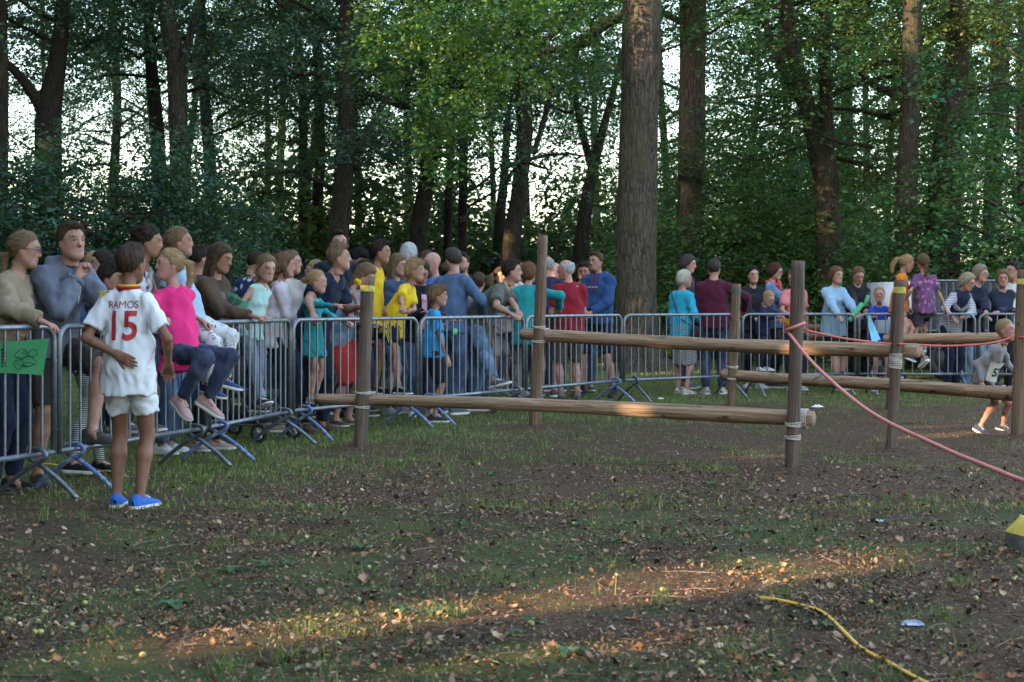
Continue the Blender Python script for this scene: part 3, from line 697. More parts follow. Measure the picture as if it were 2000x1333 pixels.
def added_shade_wood():
    r = np.random.default_rng(19)
    line = spline([[-6, -26], [-13, -14], [-17, 2], [-19, 18], [-25, 32], [-37, 50], [-54, 72]], 34)
    tb = MB(); tb.tube([[0, 0, -0.2], [0, 0, 4], [0, 0, 10], [0, 0, 16]], [0.34, 0.28, 0.2, 0.06], 10); tm = tb.mesh('trunk', BARK_DARK)
    for i, (x, y) in enumerate(line):
        for row in range(2):
            cx = x - row * 5.0 + r.normal(0, 0.8); cy = y - row * 1.5 + r.normal(0, 0.8)
            n = 1350
            P = np.stack([r.normal(0, 2.3, n), r.normal(0, 2.3, n), 0.2 + 19.5 * r.random(n) ** 0.9], 1) + np.array([cx, cy, 0])
            # gaps: drop the clumps that stand between the sun and a lit spot
            w = P[:, None] - SPp[None]; t = w @ SUN_TO
            d = np.linalg.norm(w - t[..., None] * SUN_TO, axis=2)
            P = P[~np.any((d < SPr[None] + 0.27) & (t > 0), 1)]
            n = len(P)
            D = r.normal(0, 1, (n, 3)); D /= np.linalg.norm(D, axis=1)[:, None]; N = r.normal(0, 1, (n, 3)); N -= D * np.sum(N * D, 1)[:, None]; N /= np.linalg.norm(N, axis=1)[:, None]
            L = 1.1 + 0.75 * r.random(n)
            V = leaf_quads(P - D * (L / 2)[:, None], D, N, L, L * 0.42) - np.array([cx, cy, 0])
            root = tag(empty('shade_tree', (cx, cy, 0)), 'leafy tree beyond the left edge whose crown shades the clearing', 'tree', 'trees shading the clearing from outside the view')
            add('trunk', tm, root)
            add('crown', np_mesh('shade_crown', V, np.arange(len(V)).reshape(-1, 4), [LEAF], False, np.tile(np.array(GREEN), (len(V), 1))), root)
added_shade_wood()
# ================================================================== log obstacles
def wood_mat(name, dark, light, grey=0.3):
    m, nt, b = new_mat(name); co = objco(nt)
    v = mapping(nt, co, (34, 34, 1.3)); f = noise(nt, v, 1.0, 6, 0.7, 0.8); g = noise(nt, co, 2.0, 3); k = noise(nt, mapping(nt, co, (9, 9, 5)), 1.0, 2)
    col = ramp(nt, f, [(0.36, dark), (0.64, light)])
    col = mixc(nt, ramp(nt, g, [(0.4, (0, 0, 0)), (0.7, (grey, grey, grey))]), col, (0.26, 0.22, 0.18))
    col = mixc(nt, ramp(nt, k, [(0.64, (0, 0, 0)), (0.70, (0.85, 0.85, 0.85))]), col, tuple(np.array(dark) * 0.4))
    nt.links.new(col, b.inputs['Base Color']); b.inputs['Roughness'].default_value = 0.85; b.inputs['Specular IOR Level'].default_value = 0.2
    cr = noise(nt, mapping(nt, co, (30, 30, 0.45)), 1.0, 3, 0.5); col = mixc(nt, ramp(nt, cr, [(0.60, (0, 0, 0)), (0.635, (.85,) * 3), (0.66, (0, 0, 0))]), col, tuple(np.array(dark) * .3)); nt.links.new(col, b.inputs['Base Color'])
    bump(nt, b, f, 0.9, 0.02); return m
WOOD_POST = wood_mat('weathered_post_wood', (0.050, 0.035, 0.027), (0.155, 0.108, 0.080), 0.25)
WOOD_POST2 = wood_mat('tan_post_wood', (0.075, 0.046, 0.029), (0.20, 0.128, 0.080), 0.2)
WOOD_LOG = wood_mat('peeled_log_wood', (0.17, 0.100, 0.058), (0.43, 0.285, 0.175), 0.25)
ROPE = simple('natural_rope', (0.42, 0.38, 0.32), 0.9, 0.25, 40, bs=0.6, bd=0.004, bscale=160)
def pole_mesh(L, r0, r1, seed, sides=18, mat=None, n=26):
    """a slightly crooked pole along +Z from 0 to L"""
    z = np.linspace(0, L, n)
    P = np.stack([0.020 * L * 0.5 * np.sin(z * 1.3 + seed), 0.010 * L * 0.5 * np.sin(z * 0.9 + seed * 2), z], 1)
    P[:, :2] -= np.linspace(0, 1, n)[:, None] * (P[-1, :2] - P[0, :2]) + P[0, :2]
    rad = r0 + (r1 - r0) * z / L
    rad = rad * (1 + 0.12 * (vnoise(z * 2.2, z * 0, seed) - 0.5)); rad[0] *= 0.96; rad[-1] *= 0.96
    V, Q, T = tube(P, rad, sides, True)
    a = np.tile(np.arange(sides), n) / sides * 6.283; zz = np.repeat(z, sides); c = np.repeat(P, sides, 0)
    k = 1 + 0.05 * (vnoise(np.cos(a) * 2 + 9, np.sin(a) * 2 + zz * 2.2, seed) - 0.5)
    # a few knots
    r = np.random.default_rng(seed)
    for _ in range(int(3 + L * 2)):
        ka, kz = r.random() * 6.28, r.random() * L
        k = k + 0.10 * np.exp(-((np.cos(a - ka) - 1) ** 2 * 22 + (zz - kz) ** 2 / 0.0016))
    V[:n * sides] = c + (V[:n * sides] - c) * k[:, None]
    return np_mesh('pole', V, [Q, T], [mat], True)
def orient(o, a, b):
    d = Vector(b) - Vector(a); o.location = a
    o.rotation_euler = d.to_track_quat('Z', 'Y').to_euler(); return d.length
def band_mesh(r, h, mat, sides=18):
    z = np.linspace(0, h, 3); V, Q, T = tube(np.stack([z * 0, z * 0, z], 1), [r, r + 0.0006, r], sides, False)
    return np_mesh('painted_band', V, [Q], [mat], True)
YELLOW_P = simple('yellow_paint', (0.42, 0.36, 0.07), 0.7, 0.5, 25, bs=0.2)
GREEN_P = simple('dark_green_paint', (0.045, 0.07, 0.05), 0.7, 0.4, 25, bs=0.2)
PD = {}
for i, (pb, pt, w0, w1, mat, band, lab) in enumerate([
    ((703, 880), (719, 542), 26, 27, WOOD_POST, (570, 'y'), 'dark round post nearest the crowd, carrying the low front log at its thin end'),
    ((1043, 835), (1060, 460), 22, 21, WOOD_POST2, None, 'tallest tan post, in the middle, with the high log lashed on'),
    ((1545, 922), (1559, 510), 27, 25, WOOD_POST, None, 'dark thick post with the salmon rope looped round it'),
    ((1427, 797), (1438, 555), 18, 19, WOOD_POST2, (574, 'g'), 'short tan post farther back with a dark green band'),
    ((1738, 882), (1758, 547), 20, 23, WOOD_POST, (573, 'y'), 'knotty leaning post with a yellow band and a rope coil'),
    ((1986, 857), (1999, 527), 24, 22, WOOD_POST2, (556, 'y'), 'tan post at the right edge beside the running boy')]):
    Y = gy(pb[1]); a = W(pb[0], pb[1], Y); b = W(pt[0], pt[1], Y + 0.03); a[2] = -0.12
    L = float(np.linalg.norm(b - a)); r0, r1 = w0 / 2 / F * Y, w1 / 2 / F * Y
    root = add('obstacle_post', pole_mesh(L, r0, r1, 20 + i, mat=mat)); orient(root, a, b); tag(root, lab, 'post', 'posts of the log obstacles')
    if band:
        t = (gz(band[0], Y) - a[2]) / (b[2] - a[2]) * L
        add('painted_band', band_mesh(max(r0, r1) * 1.05, 0.05, YELLOW_P if band[1] == 'y' else GREEN_P), root, (0, 0, t))
    PD[i] = (a, b, r0, r1, root)
# a post standing hidden behind the leaning one carries the back log
def post_at(i, z):
    a, b = PD[i][0], PD[i][1]; t = (z - a[2]) / (b[2] - a[2]); return a + (b - a) * t
def lash(root, p_world, up_r, z_offs, turns=2, tilt=0.12, n=28, rr=0.006):
    """rope rings round a post at a height, one part"""
    mb = MB(); inv = np.array(root.matrix_basis.inverted() if False else root.matrix_world.inverted())
    for zo in z_offs:
        for k in range(turns):
            a = np.linspace(0, 2 * np.pi, n, endpoint=False)
            p = np.stack([np.cos(a) * (up_r + rr * 0.7), np.sin(a) * (up_r + rr * 0.7), zo + k * rr * 2.0 + tilt * up_r * np.cos(a + k)], 1)
            mb.tube(p, rr, 6, False, closed=True)
    return mb.obj('rope_lashing', ROPE, root, loc=(0, 0, p_world))
def log(lab, A, B, ra, rb, seed, capstrap=False):
    L = float(np.linalg.norm(np.array(B) - np.array(A)))
    o = add('obstacle_log', pole_mesh(L, ra, rb, seed, 18, WOOD_LOG, 60)); orient(o, A, B)
    return tag(o, lab, 'log', 'logs of the obstacles')
def along(A, B, pxa, pxb): pass
def log_px(lab, i, ya, j, yb, ext_a, ext_b, ra, rb, seed):
    """log lashed behind posts i and j at picture rows ya, yb, running on past them by ext metres"""
    pa = post_at(i, gz(ya, PD[i][0][1])); pb = post_at(j, gz(yb, PD[j][0][1]))
    pa = pa + [0, PD[i][2] + ra - 0.012, 0]; pb = pb + [0, PD[j][2] + rb - 0.012, 0]
    d = nrm(pb - pa)
    return log(lab, pa - d * ext_a, pb + d * ext_b, ra, rb, seed), pa, pb
lA, a1, a2 = log_px('low log across the front, lashed knee high to two dark posts', 0, 785, 2, 819, 0.47, 0.17, 0.046, 0.062, 41)
lB, b1, b2 = log_px('high log with an orange sunlit middle, lashed to the tallest post', 1, 655, 4, 684, 0.20, 0.22, 0.060, 0.062, 42)
lC, c1, c2 = log_px('low pale log behind, running to the post at the right edge', 3, 734, 5, 773, 0.15, 0.02, 0.068, 0.062, 43)
Y7 = 17.6; p7a = W(1738, 800, Y7); p7a[2] = -0.1; p7b = W(1752, 575, Y7)
o7 = add('obstacle_post', pole_mesh(float(np.linalg.norm(p7b - p7a)), 0.055, 0.055, 29, mat=WOOD_POST)); orient(o7, p7a, p7b)
tag(o7, 'post hidden behind the knotty leaning post, holding the back log', 'post', 'posts of the log obstacles')
lD = log('back log at hip height, partly hidden by the knotty leaning post', W(1729, 663, Y7 + .12), W(2085, 660, 16.2), 0.062, 0.058, 44)
bpy.context.view_layer.update()
for i, rows, turns, rr in ((0, (768, 796), 2, .005), (1, (640, 668), 2, .006), (2, (832, 857), 3, .005), (3, (718, 741), 2, .006), (5, (868, 878, 898), 3, .0055)):
    a, b, r0, r1, root = PD[i]; Y = a[1]; L = float(np.linalg.norm(b - a))
    t = [(gz(y, Y) - a[2]) / (b[2] - a[2]) * L for y in rows]
    lash(root, 0.0, r0 * 1.04, t, turns, rr=rr)
a, b, r0, r1, root = PD[4]; L = float(np.linalg.norm(b - a))
t = (gz(718, a[1]) - a[2]) / (b[2] - a[2]) * L
lash(root, 0.0, r0 * 1.10, [t], 10, rr=.0058)
# bindings round the log ends
mb = MB()
for k in range(5):
    aa = np.linspace(0, 6.283, 24, endpoint=False); mb.tube(np.stack([np.cos(aa) * .068, np.sin(aa) * .068, np.full(24, k * .012)], 1), .006, 6, False, closed=True)
LB_ = mb.mesh('rope_binding', ROPE)
La = float(np.linalg.norm(np.array(a2) - np.array(a1)))
add('rope_binding', LB_, lA, (0, 0, 0.47 + La + 0.075))
add('rope_binding', LB_, lB, (0, 0, 0.20 + 0.085), None, (0.97, .97, .7))

# ------------------------------------------------------------------ salmon ropes
SALMON = simple('salmon_rope', (0.62, 0.21, 0.17), 0.8, 0.2, 40, bs=0.5, bd=0.004, bscale=180)
RED = simple('red_rope', (0.42, 0.07, 0.05), 0.8, 0.2, 40, bs=0.5, bd=0.004, bscale=180)
mb = MB()
p3 = post_at(2, 1.05); r3 = PD[2][2]
loop = [p3 + np.array([math.cos(a) * (r3 + 0.012), math.sin(a) * (r3 + 0.012), dz]) for a, dz in ((0.3, .02), (-0.6, .03), (-1.6, .01), (-2.6, -.012), (-3.0, -.02))]
pts = loop + [p3 + np.array([-r3 * 0.9, -r3 - 0.02, -0.07]), W(1600, 722, 10.4), W(1700, 805, 9.4), W(1830, 870, 8.2), W(1930, 912, 7.4), W(2030, 950, 6.8), W(2400, 1070, 5.4)]
mb.tube(spline(pts, 90), 0.0115, 10)
tag(mb.obj('rope', SALMON), 'thick salmon rope sagging from the dark post towards the camera', 'rope')
mb = MB()
p5 = post_at(4, gz(672, PD[4][0][1])); r5 = PD[4][2] * 1.06; p6 = post_at(5, gz(659, PD[5][0][1])); r6 = PD[5][2] * 1.06
mb.tube(spline([p3 + np.array([r3 + .01, 0, -.02]), W(1640, 660, 11.7), W(1700, 668, 12.3), p5 + np.array([-r5 - .006, -.02, 0]), p5 + np.array([0, -r5 - .007, 0.0]), p5 + np.array([r5 + .006, -.02, -.002]), W(1850, 676, 13.2), W(1930, 671, 13.5), p6 + np.array([-r6 - .006, 0, 0]), p6 + np.array([0, -r6 - .007, 0]), p6 + np.array([r6 + .2, 0, 0])], 90), 0.0085, 8)
tag(mb.obj('rope', RED), 'thin red rope strung between the posts on the right', 'rope')
# yellow hose
HOSE = simple('yellow_hose', (0.72, 0.42, 0.04), 0.45, 0.12, 20, bs=0.1)
def on_ground(px, py, dz=0.009):
    Y = gy(py); X = gx(px, Y); return [X, Y, float(gheight(np.array(X), np.array(Y))) + dz]
mb = MB(); mb.tube(spline([on_ground(*p, 0.013) for p in ((1484, 1180), (1520, 1185), (1562, 1193), (1600, 1207), (1625, 1222), (1655, 1250), (1685, 1273), (1735, 1302), (1790, 1332), (1850, 1370))], 70), 0.0075, 10)
tag(mb.obj('hose', HOSE), 'yellow hose lying on the leaves at the bottom right', 'hose')
mb = MB(); mb.tube(spline([on_ground(*p, 0.012) for p in ((60, 912), (100, 915), (140, 919), (180, 922), (215, 929), (245, 933))], 40), 0.009, 10)
tag(mb.obj('hose', HOSE), 'yellow hose on the ground behind the first barriers', 'hose')

# concrete foot block with a yellow top
def block():
    Y = 7.42; x0 = gx(2022, Y); b = MB(); w, d, h, c = 0.34, 0.30, 0.165, 0.055
    zs = [(0, 0, 0), (0.0, 0.0, h * 0.52), (c, c, h)]
    V = []
    for i, (ix, iy, z) in enumerate(zs):
        e = 0.035 if i < 2 else 0.02
        X0, X1, Y0, Y1 = ix, w - ix, iy, d - iy
        V += [[X0 + e, Y0, z], [X1 - e, Y0, z], [X1, Y0 + e, z], [X1, Y1 - e, z], [X1 - e, Y1, z], [X0 + e, Y1, z], [X0, Y1 - e, z], [X0, Y0 + e, z]]
    V = np.array(V); n = 8
    Ql = [[j, (j + 1) % n, n + (j + 1) % n, n + j] for j in range(n)]
    lo = np_mesh('block', V[:16], [np.array(Ql)], [simple('dark_concrete', (0.17, 0.16, 0.15), 0.9, 0.4, 14, bs=0.5, bd=0.01)], False)
    o = add('concrete_block', lo, None, (x0, Y, 0.0), (0, 0, R(14)))
    tag(o, 'dark concrete foot block with a worn yellow top at the right edge', 'block')
    up = np_mesh('top', V[8:], [np.array(Ql), ], [simple('worn_yellow', (0.52, 0.38, 0.05), 0.8, 0.4, 12, bs=0.4, bd=0.006)], False)
    import bmesh
    bm = bmesh.new(); bm.from_mesh(up); bm.verts.ensure_lookup_table(); bm.faces.new([bm.verts[8 + j] for j in range(8)]); bm.to_mesh(up); bm.free()
    add('painted_top', up, o)
block()
# litter: crumpled foil and paper scraps
def scrap(px, py, sx, sy, h, c, lab, seed, metal=0.0):
    r = np.random.default_rng(seed); n = 9; x = np.linspace(-.5, .5, n); XX, YY = np.meshgrid(x, x)
    Z = h * (0.25 + r.random((n, n))) * (1 - (2 * np.abs(XX)) ** 3 * .7) * (1 - (2 * np.abs(YY)) ** 3 * .7)
    V = np.stack([XX * sx + r.normal(0, sx * .03, (n, n)), YY * sy + r.normal(0, sy * .03, (n, n)), Z], -1).reshape(-1, 3)
    i = (np.arange(n - 1)[:, None] * n + np.arange(n - 1)[None]).ravel()
    p = on_ground(px, py, 0.004)
    tag(add('litter_scrap', np_mesh('scrap', V, np.stack([i, i + 1, i + 1 + n, i + n], 1), [simple('scrap', c, 0.35 if metal else 0.8, 0.3, 30, metal, bs=0)], False), None, p, (0, 0, seed)), lab, 'litter')
scrap(1782, 1226, 0.085, 0.04, 0.02, (0.38, 0.42, 0.50), 'crumpled silver-blue foil wrapper near the yellow hose', 3, 0.7)
scrap(1597, 796, 0.16, 0.10, 0.03, (0.7, 0.68, 0.72), 'white crumpled paper on the grass by the dark thick post', 4)
scrap(1290, 780, 0.10, 0.08, 0.02, (0.7, 0.7, 0.66), 'white paper scrap on the grass below the turquoise lady', 5)
scrap(1710, 1018, 0.09, 0.05, 0.012, (0.30, 0.36, 0.33), 'flat grey-green leaf scrap right of the salmon rope', 6)

# ================================================================== crowd barriers
def galv():
    m, nt, b = new_mat('galvanised_steel'); co = objco(nt)
    f = noise(nt, co, 14, 5); g = noise(nt, co, 70, 3)
    nt.links.new(ramp(nt, f, [(0.3, (0.12, 0.13, 0.145)), (0.7, (0.235, 0.25, 0.275))]), b.inputs['Base Color'])
    b.inputs['Metallic'].default_value = 0.75
    nt.links.new(ramp(nt, g, [(0.3, (0.36,) * 3), (0.7, (0.55,) * 3)]), b.inputs['Roughness'])
    bump(nt, b, g, 0.1, 0.002); return m
GALV = galv()
def blue_paint():
    m, nt, b = new_mat('worn_blue_paint'); co = objco(nt); f = noise(nt, co, 22, 5, 0.7)
    nt.links.new(ramp(nt, f, [(0.50, (0.09, 0.13, 0.28)), (0.60, (0.28, 0.31, 0.35))]), b.inputs['Base Color'])
    b.inputs['Roughness'].default_value = 0.42; return m
BLUEP = blue_paint()
BARM = MB(); BARM.tube([[0, 0, 0], [0, 0, 1]], 0.0088, 8, False); BAR = BARM.mesh('bar', GALV)
def foot_mesh(mat):
    b = MB(); p = [(-.29, .015), (-.17, .115), (-.03, .205), (.055, .245), (.082, .275), (.06, .305), (0, .312), (-.06, .305), (-.082, .275), (-.055, .245), (.03, .205), (.17, .115), (.29, .015)]
    P = [[0.016 * (1 if i < 6 else -1 if i > 6 else 0), x, z - 0.28] for i, (x, z) in enumerate(p)]
    b.tube(spline(P, 44), 0.0155, 9); return b.mesh('foot', mat)
FOOT = [foot_mesh(GALV), foot_mesh(BLUEP)]
def corner_path(L, z0, z1, rc=0.10):
    pts = []
    def arc(cx, cz, a0):
        for k in range(7):
            a = a0 + k / 6 * math.pi / 2; pts.append([cx + rc * math.cos(a), 0, cz + rc * math.sin(a)])
    pts.append([0.0, 0, z0])
    a_ = []
    for k in range(7):
        a = math.pi - k / 6 * math.pi / 2; pts.append([rc + rc * math.cos(a), 0, z1 - rc + rc * math.sin(a)])
    for k in range(7):
        a = math.pi / 2 - k / 6 * math.pi / 2; pts.append([L - rc + rc * math.cos(a), 0, z1 - rc + rc * math.sin(a)])
    pts.append([L, 0, z0]); return np.array(pts)
def barrier(lab, A, B, feet=(0, 1), group='crowd barriers round the arena', z=0.0, tiltx=0.0, gap=0.028):
    A = np.array([*A, 0.0]); B = np.array([*B, 0.0]); d = nrm(B - A); A = A + d * gap; B = B - d * gap; L = float(np.linalg.norm(B - A))
    root = tag(empty('crowd_barrier', (A[0], A[1], z), math.atan2(d[1], d[0])), lab, 'barrier', group)
    if tiltx: root.rotation_euler[0] = tiltx
    b = MB(); b.tube(corner_path(L, 0.27, 1.075), 0.019, 10); b.tube([[-0.0, 0, 0.28], [L, 0, 0.28]], 0.0185, 10)
    b.obj('frame', GALV, root)
    n = int(round(L / 0.118))
    for k in range(1, n): add('bar', BAR, root, (L * k / n, 0, 0.28), None, (1, 1, 0.785))
    for k, fx in enumerate((0.17, L - 0.17)): add('foot', FOOT[feet[k]], root, (fx, 0, 0.28))
    h = MB()
    for zz in (0.42, 0.86): h.tube([[0, 0, zz], [-0.035, 0, zz], [-0.05, 0, zz + 0.015], [-0.05, 0, zz + 0.06]], 0.007, 6)
    h.obj('hook', GALV, root)
    return root
BLAB = ['barrier panel at the left edge under the beige sleeve', 'barrier panel behind the boy in the white jersey', 'barrier panel in front of the girl with the green folder', 'barrier panel in front of the girl in the teal dress', 'barrier panel with the bright blue T-shirt boy at its end',
        'barrier panel in front of the red polo shirt', 'barrier panel in front of the turquoise lady', 'barrier panel in front of the pale blue jacket', 'barrier panel under the two girls who sit on top', 'barrier panel at the right edge behind the running boy']
for i in range(len(BL) - 1):
    barrier(BLAB[i], BL[i], BL[i + 1], [(0, 0), (1, 0), (1, 0), (1, 1), (1, 0), (1, 1), (0, 0), (0, 0), (0, 1), (1, 0)][i])

# ------------------------------------------------------------------ trailer loaded with spare barriers, far right
def trailer():
    Y = 24.3; xl, xr = gx(1722, Y), gx(1990, Y)
    white = simple('white_panel', (0.40, 0.43, 0.46), 0.5, 0.1, 5, bs=0.05); dk = simple('dark_chassis', (0.03, 0.03, 0.03), 0.6, 0.2)
    root = tag(empty('trailer', (xl, Y, 0)), 'flat trailer with a white end board behind the women at the far right', 'trailer')
    b = MB(); b.box(((xr - xl) / 2, 0.5, 0.52), (xr - xl, 1.3, 0.07)); b.obj('bed', dk, root, False)
    b = MB(); b.box((0.03, 0.45, 1.05), (0.05, 1.2, 1.0)); b.box((0.22, -0.14, 1.05), (0.42, 0.03, 1.0)); b.obj('end_board', white, root, False)
    wb = MB(); aa = np.linspace(0, 6.283, 28, endpoint=False); wb.tube(np.stack([np.cos(aa) * .25, aa * 0, np.sin(aa) * .25], 1), .075, 10, False, closed=True)
    wm = wb.mesh('tyre', simple('tyre_rubber', (0.02, 0.02, 0.02), 0.8, 0.2)); rb = MB(); rb.tube([[0, -.05, 0], [0, .05, 0]], .2, 20)
    for x in (1.0, 1.75):
        w = add('wheel', rb.mesh('rim', dk), root, (x, -0.08, 0.33)); add('tyre', wm, w)
    L = xr - xl - 0.45
    for k in range(9):
        barrier('spare barrier standing in the stack on the trailer', (xl + 0.42, Y + 0.02 + k * 0.085), (xr + 0.4, Y + 0.02 + k * 0.085), (0, 0), 'spare barriers stacked on the trailer', 0.50, 0.0)
trailer()

# wooden bench behind the pale blue jacket
def bench():
    Y = 23.2; wd = simple('brown_bench_wood', (0.13, 0.062, 0.04), 0.7, 0.3, 10); root = tag(empty('bench', (gx(1545, Y), Y, 0)), 'brown slatted bench on the grass behind the woman in the pale blue jacket', 'bench')
    for k in range(3): b = MB(); b.box((0.75, 0.1 + k * .14, 0.44), (1.5, .12, .04)); b.obj('seat_slat', wd, root, False)
    for k in range(3): b = MB(); b.box((0.75, 0.50, 0.58 + k * .13), (1.5, .04, .10)); b.obj('back_slat', wd, root, False)
    for x in (0.15, 1.35): b = MB(); b.box((x, 0.26, 0.21), (.06, .42, .42)); b.box((x, .535, .55), (.05, .03, .7)); b.obj('leg', simple('bench_iron', (0.04, 0.04, 0.04), 0.6, .2), root, False)
bench()

# ------------------------------------------------------------------ pushchairs
def pushchair(lab, px, Y, rz, wheel=0.135, s=1.0):
    dk = simple('pushchair_fabric', (0.015, 0.016, 0.02), 0.85, 0.3); fr = simple('pushchair_frame', (0.05, 0.05, 0.055), 0.45, 0.2); rimm = simple('wheel_silver', (0.5, 0.5, 0.52), 0.35, 0.1, metal=.6, bs=0); ty = simple('tyre', (0.02, 0.02, 0.02), 0.8, 0.2)
    root = tag(empty('pushchair', (gx(px, Y), Y, 0), rz), lab, 'pushchair')
    root.scale = (s,) * 3
    b = MB()
    for sx in (-.23, .23):
        b.tube(spline([[sx, -.36, .14], [sx, -.05, .48], [sx, .30, .92], [sx, .42, 1.0]], 14), .013, 8); b.tube(spline([[sx, .34, .14], [sx, .12, .42], [sx, -.02, .62]], 10), .012, 8)
        b.tube([[sx, -.36, .16], [sx, .34, .16]], .011, 8)
    b.tube([[-.23, .42, 1.0], [.23, .42, 1.0]], .015, 8); b.tube([[-.23, -.36, .16], [.23, -.36, .16]], .012, 8); b.tube([[-.23, .34, .16], [.23, .34, .16]], .012, 8)
    b.obj('frame', fr, root)
    b = MB(); b.box((0, -.05, .44), (.36, .40, .07)); b.box((0, .17, .66), (.36, .08, .46), [[1, 0, 0], [0, .94, -.34], [0, .34, .94]]); b.obj('seat', dk, root, False)
    aa = np.linspace(0, math.pi * .75, 8); V = []
    for a in aa: V += [[x, .20 - .30 * math.sin(a) * .9, .72 + .30 * (1 - math.cos(a)) * .5 + .12 * math.sin(a)] for x in (-.2, -.1, 0, .1, .2)]
    q = [[i * 5 + j, i * 5 + j + 1, i * 5 + j + 6, i * 5 + j + 5] for i in range(7) for j in range(4)]
    b = MB(); b.put(V, q); b.obj('hood', dk, root)
    b = MB(); b.box((0, .0, .24), (.38, .5, .14)); b.obj('basket', dk, root, False)
    t = MB(); aa = np.linspace(0, 6.283, 24, endpoint=False); t.tube(np.stack([aa * 0, np.cos(aa) * (wheel - .02), np.sin(aa) * (wheel - .02)], 1), .021, 8, False, closed=True); tm = t.mesh('tyre', ty)
    rr = MB(); rr.tube([[-.02, 0, 0], [.02, 0, 0]], .03, 10)
    for k in range(6):
        a = k * math.pi / 3; rr.tube([[0, 0, 0], [0, math.cos(a) * (wheel - .03), math.sin(a) * (wheel - .03)]], [.013, .012], 6)
    rr.tube(np.stack([aa * 0, np.cos(aa) * (wheel - .04), np.sin(aa) * (wheel - .04)], 1), .007, 6, False, closed=True); rm = rr.mesh('rim', rimm)
    for sx in (-.27, .27):
        for y in (-.36, .34):
            w = add('wheel', rm, root, (sx, y, wheel)); add('tyre', tm, w)
pushchair('black pushchair with silver spoked wheels behind the third barrier', 480, 13.75, R(62), .095, 0.95)
pushchair('dark pushchair on the grass behind the women with green paper rolls', 1700, 22.3, R(20), .14)
# ================================================================== people: fields, surface nets
def surface_nets(Fv, lo, h):
    s = Fv < 0; nx, ny, nz = Fv.shape
    c = np.zeros((nx - 1, ny - 1, nz - 1), np.int8)
    for a in (0, 1):
        for b in (0, 1):
            for d in (0, 1): c += s[a:nx - 1 + a, b:ny - 1 + b, d:nz - 1 + d]
    act = (c > 0) & (c < 8); idx = np.argwhere(act)
    if len(idx) == 0: return np.zeros((0, 3)), np.zeros((0, 4), int)
    vid = np.full(act.shape, -1, np.int64); vid[act] = np.arange(len(idx))
    acc = np.zeros((len(idx), 3)); cnt = np.zeros(len(idx))
    I, J, K = idx.T
    corners = [(a, b, d) for a in (0, 1) for b in (0, 1) for d in (0, 1)]
    val = {cc: Fv[I + cc[0], J + cc[1], K + cc[2]] for cc in corners}
    for c0 in corners:
        for ax in range(3):
            if c0[ax] == 0:
                c1 = tuple(1 if i == ax else c0[i] for i in range(3)); v0, v1 = val[c0], val[c1]
                m = (v0 < 0) != (v1 < 0)
                t = np.where(m, v0 / np.where(v0 - v1 == 0, 1, v0 - v1), 0)
                p = np.tile(np.array(c0, float), (len(idx), 1)); p[:, ax] += t
                acc[m] += p[m]; cnt += m
    V = (idx + acc / cnt[:, None]) * h + lo
    Q = []
    for ax in range(3):
        o1, o2 = [(1, 2), (2, 0), (0, 1)][ax]
        sl0 = [slice(1, -1)] * 3; sl1 = [slice(1, -1)] * 3; sl0[ax] = slice(0, -1); sl1[ax] = slice(1, None)
        a = s[tuple(sl0)]; b = s[tuple(sl1)]
        for sign in (0, 1):
            e = np.argwhere((a & ~b) if sign == 0 else (~a & b))
            if len(e) == 0: continue
            off = np.ones(3, int); off[ax] = 0; e = e + off
            def cell(d1, d2):
                q = e.copy(); q[:, o1] -= d1; q[:, o2] -= d2; return vid[q[:, 0], q[:, 1], q[:, 2]]
            q = np.stack([cell(1, 1), cell(0, 1), cell(0, 0), cell(1, 0)], 1)
            Q.append(q if sign == 0 else q[:, ::-1])
    return V, np.concatenate(Q) if Q else np.zeros((0, 4), int)

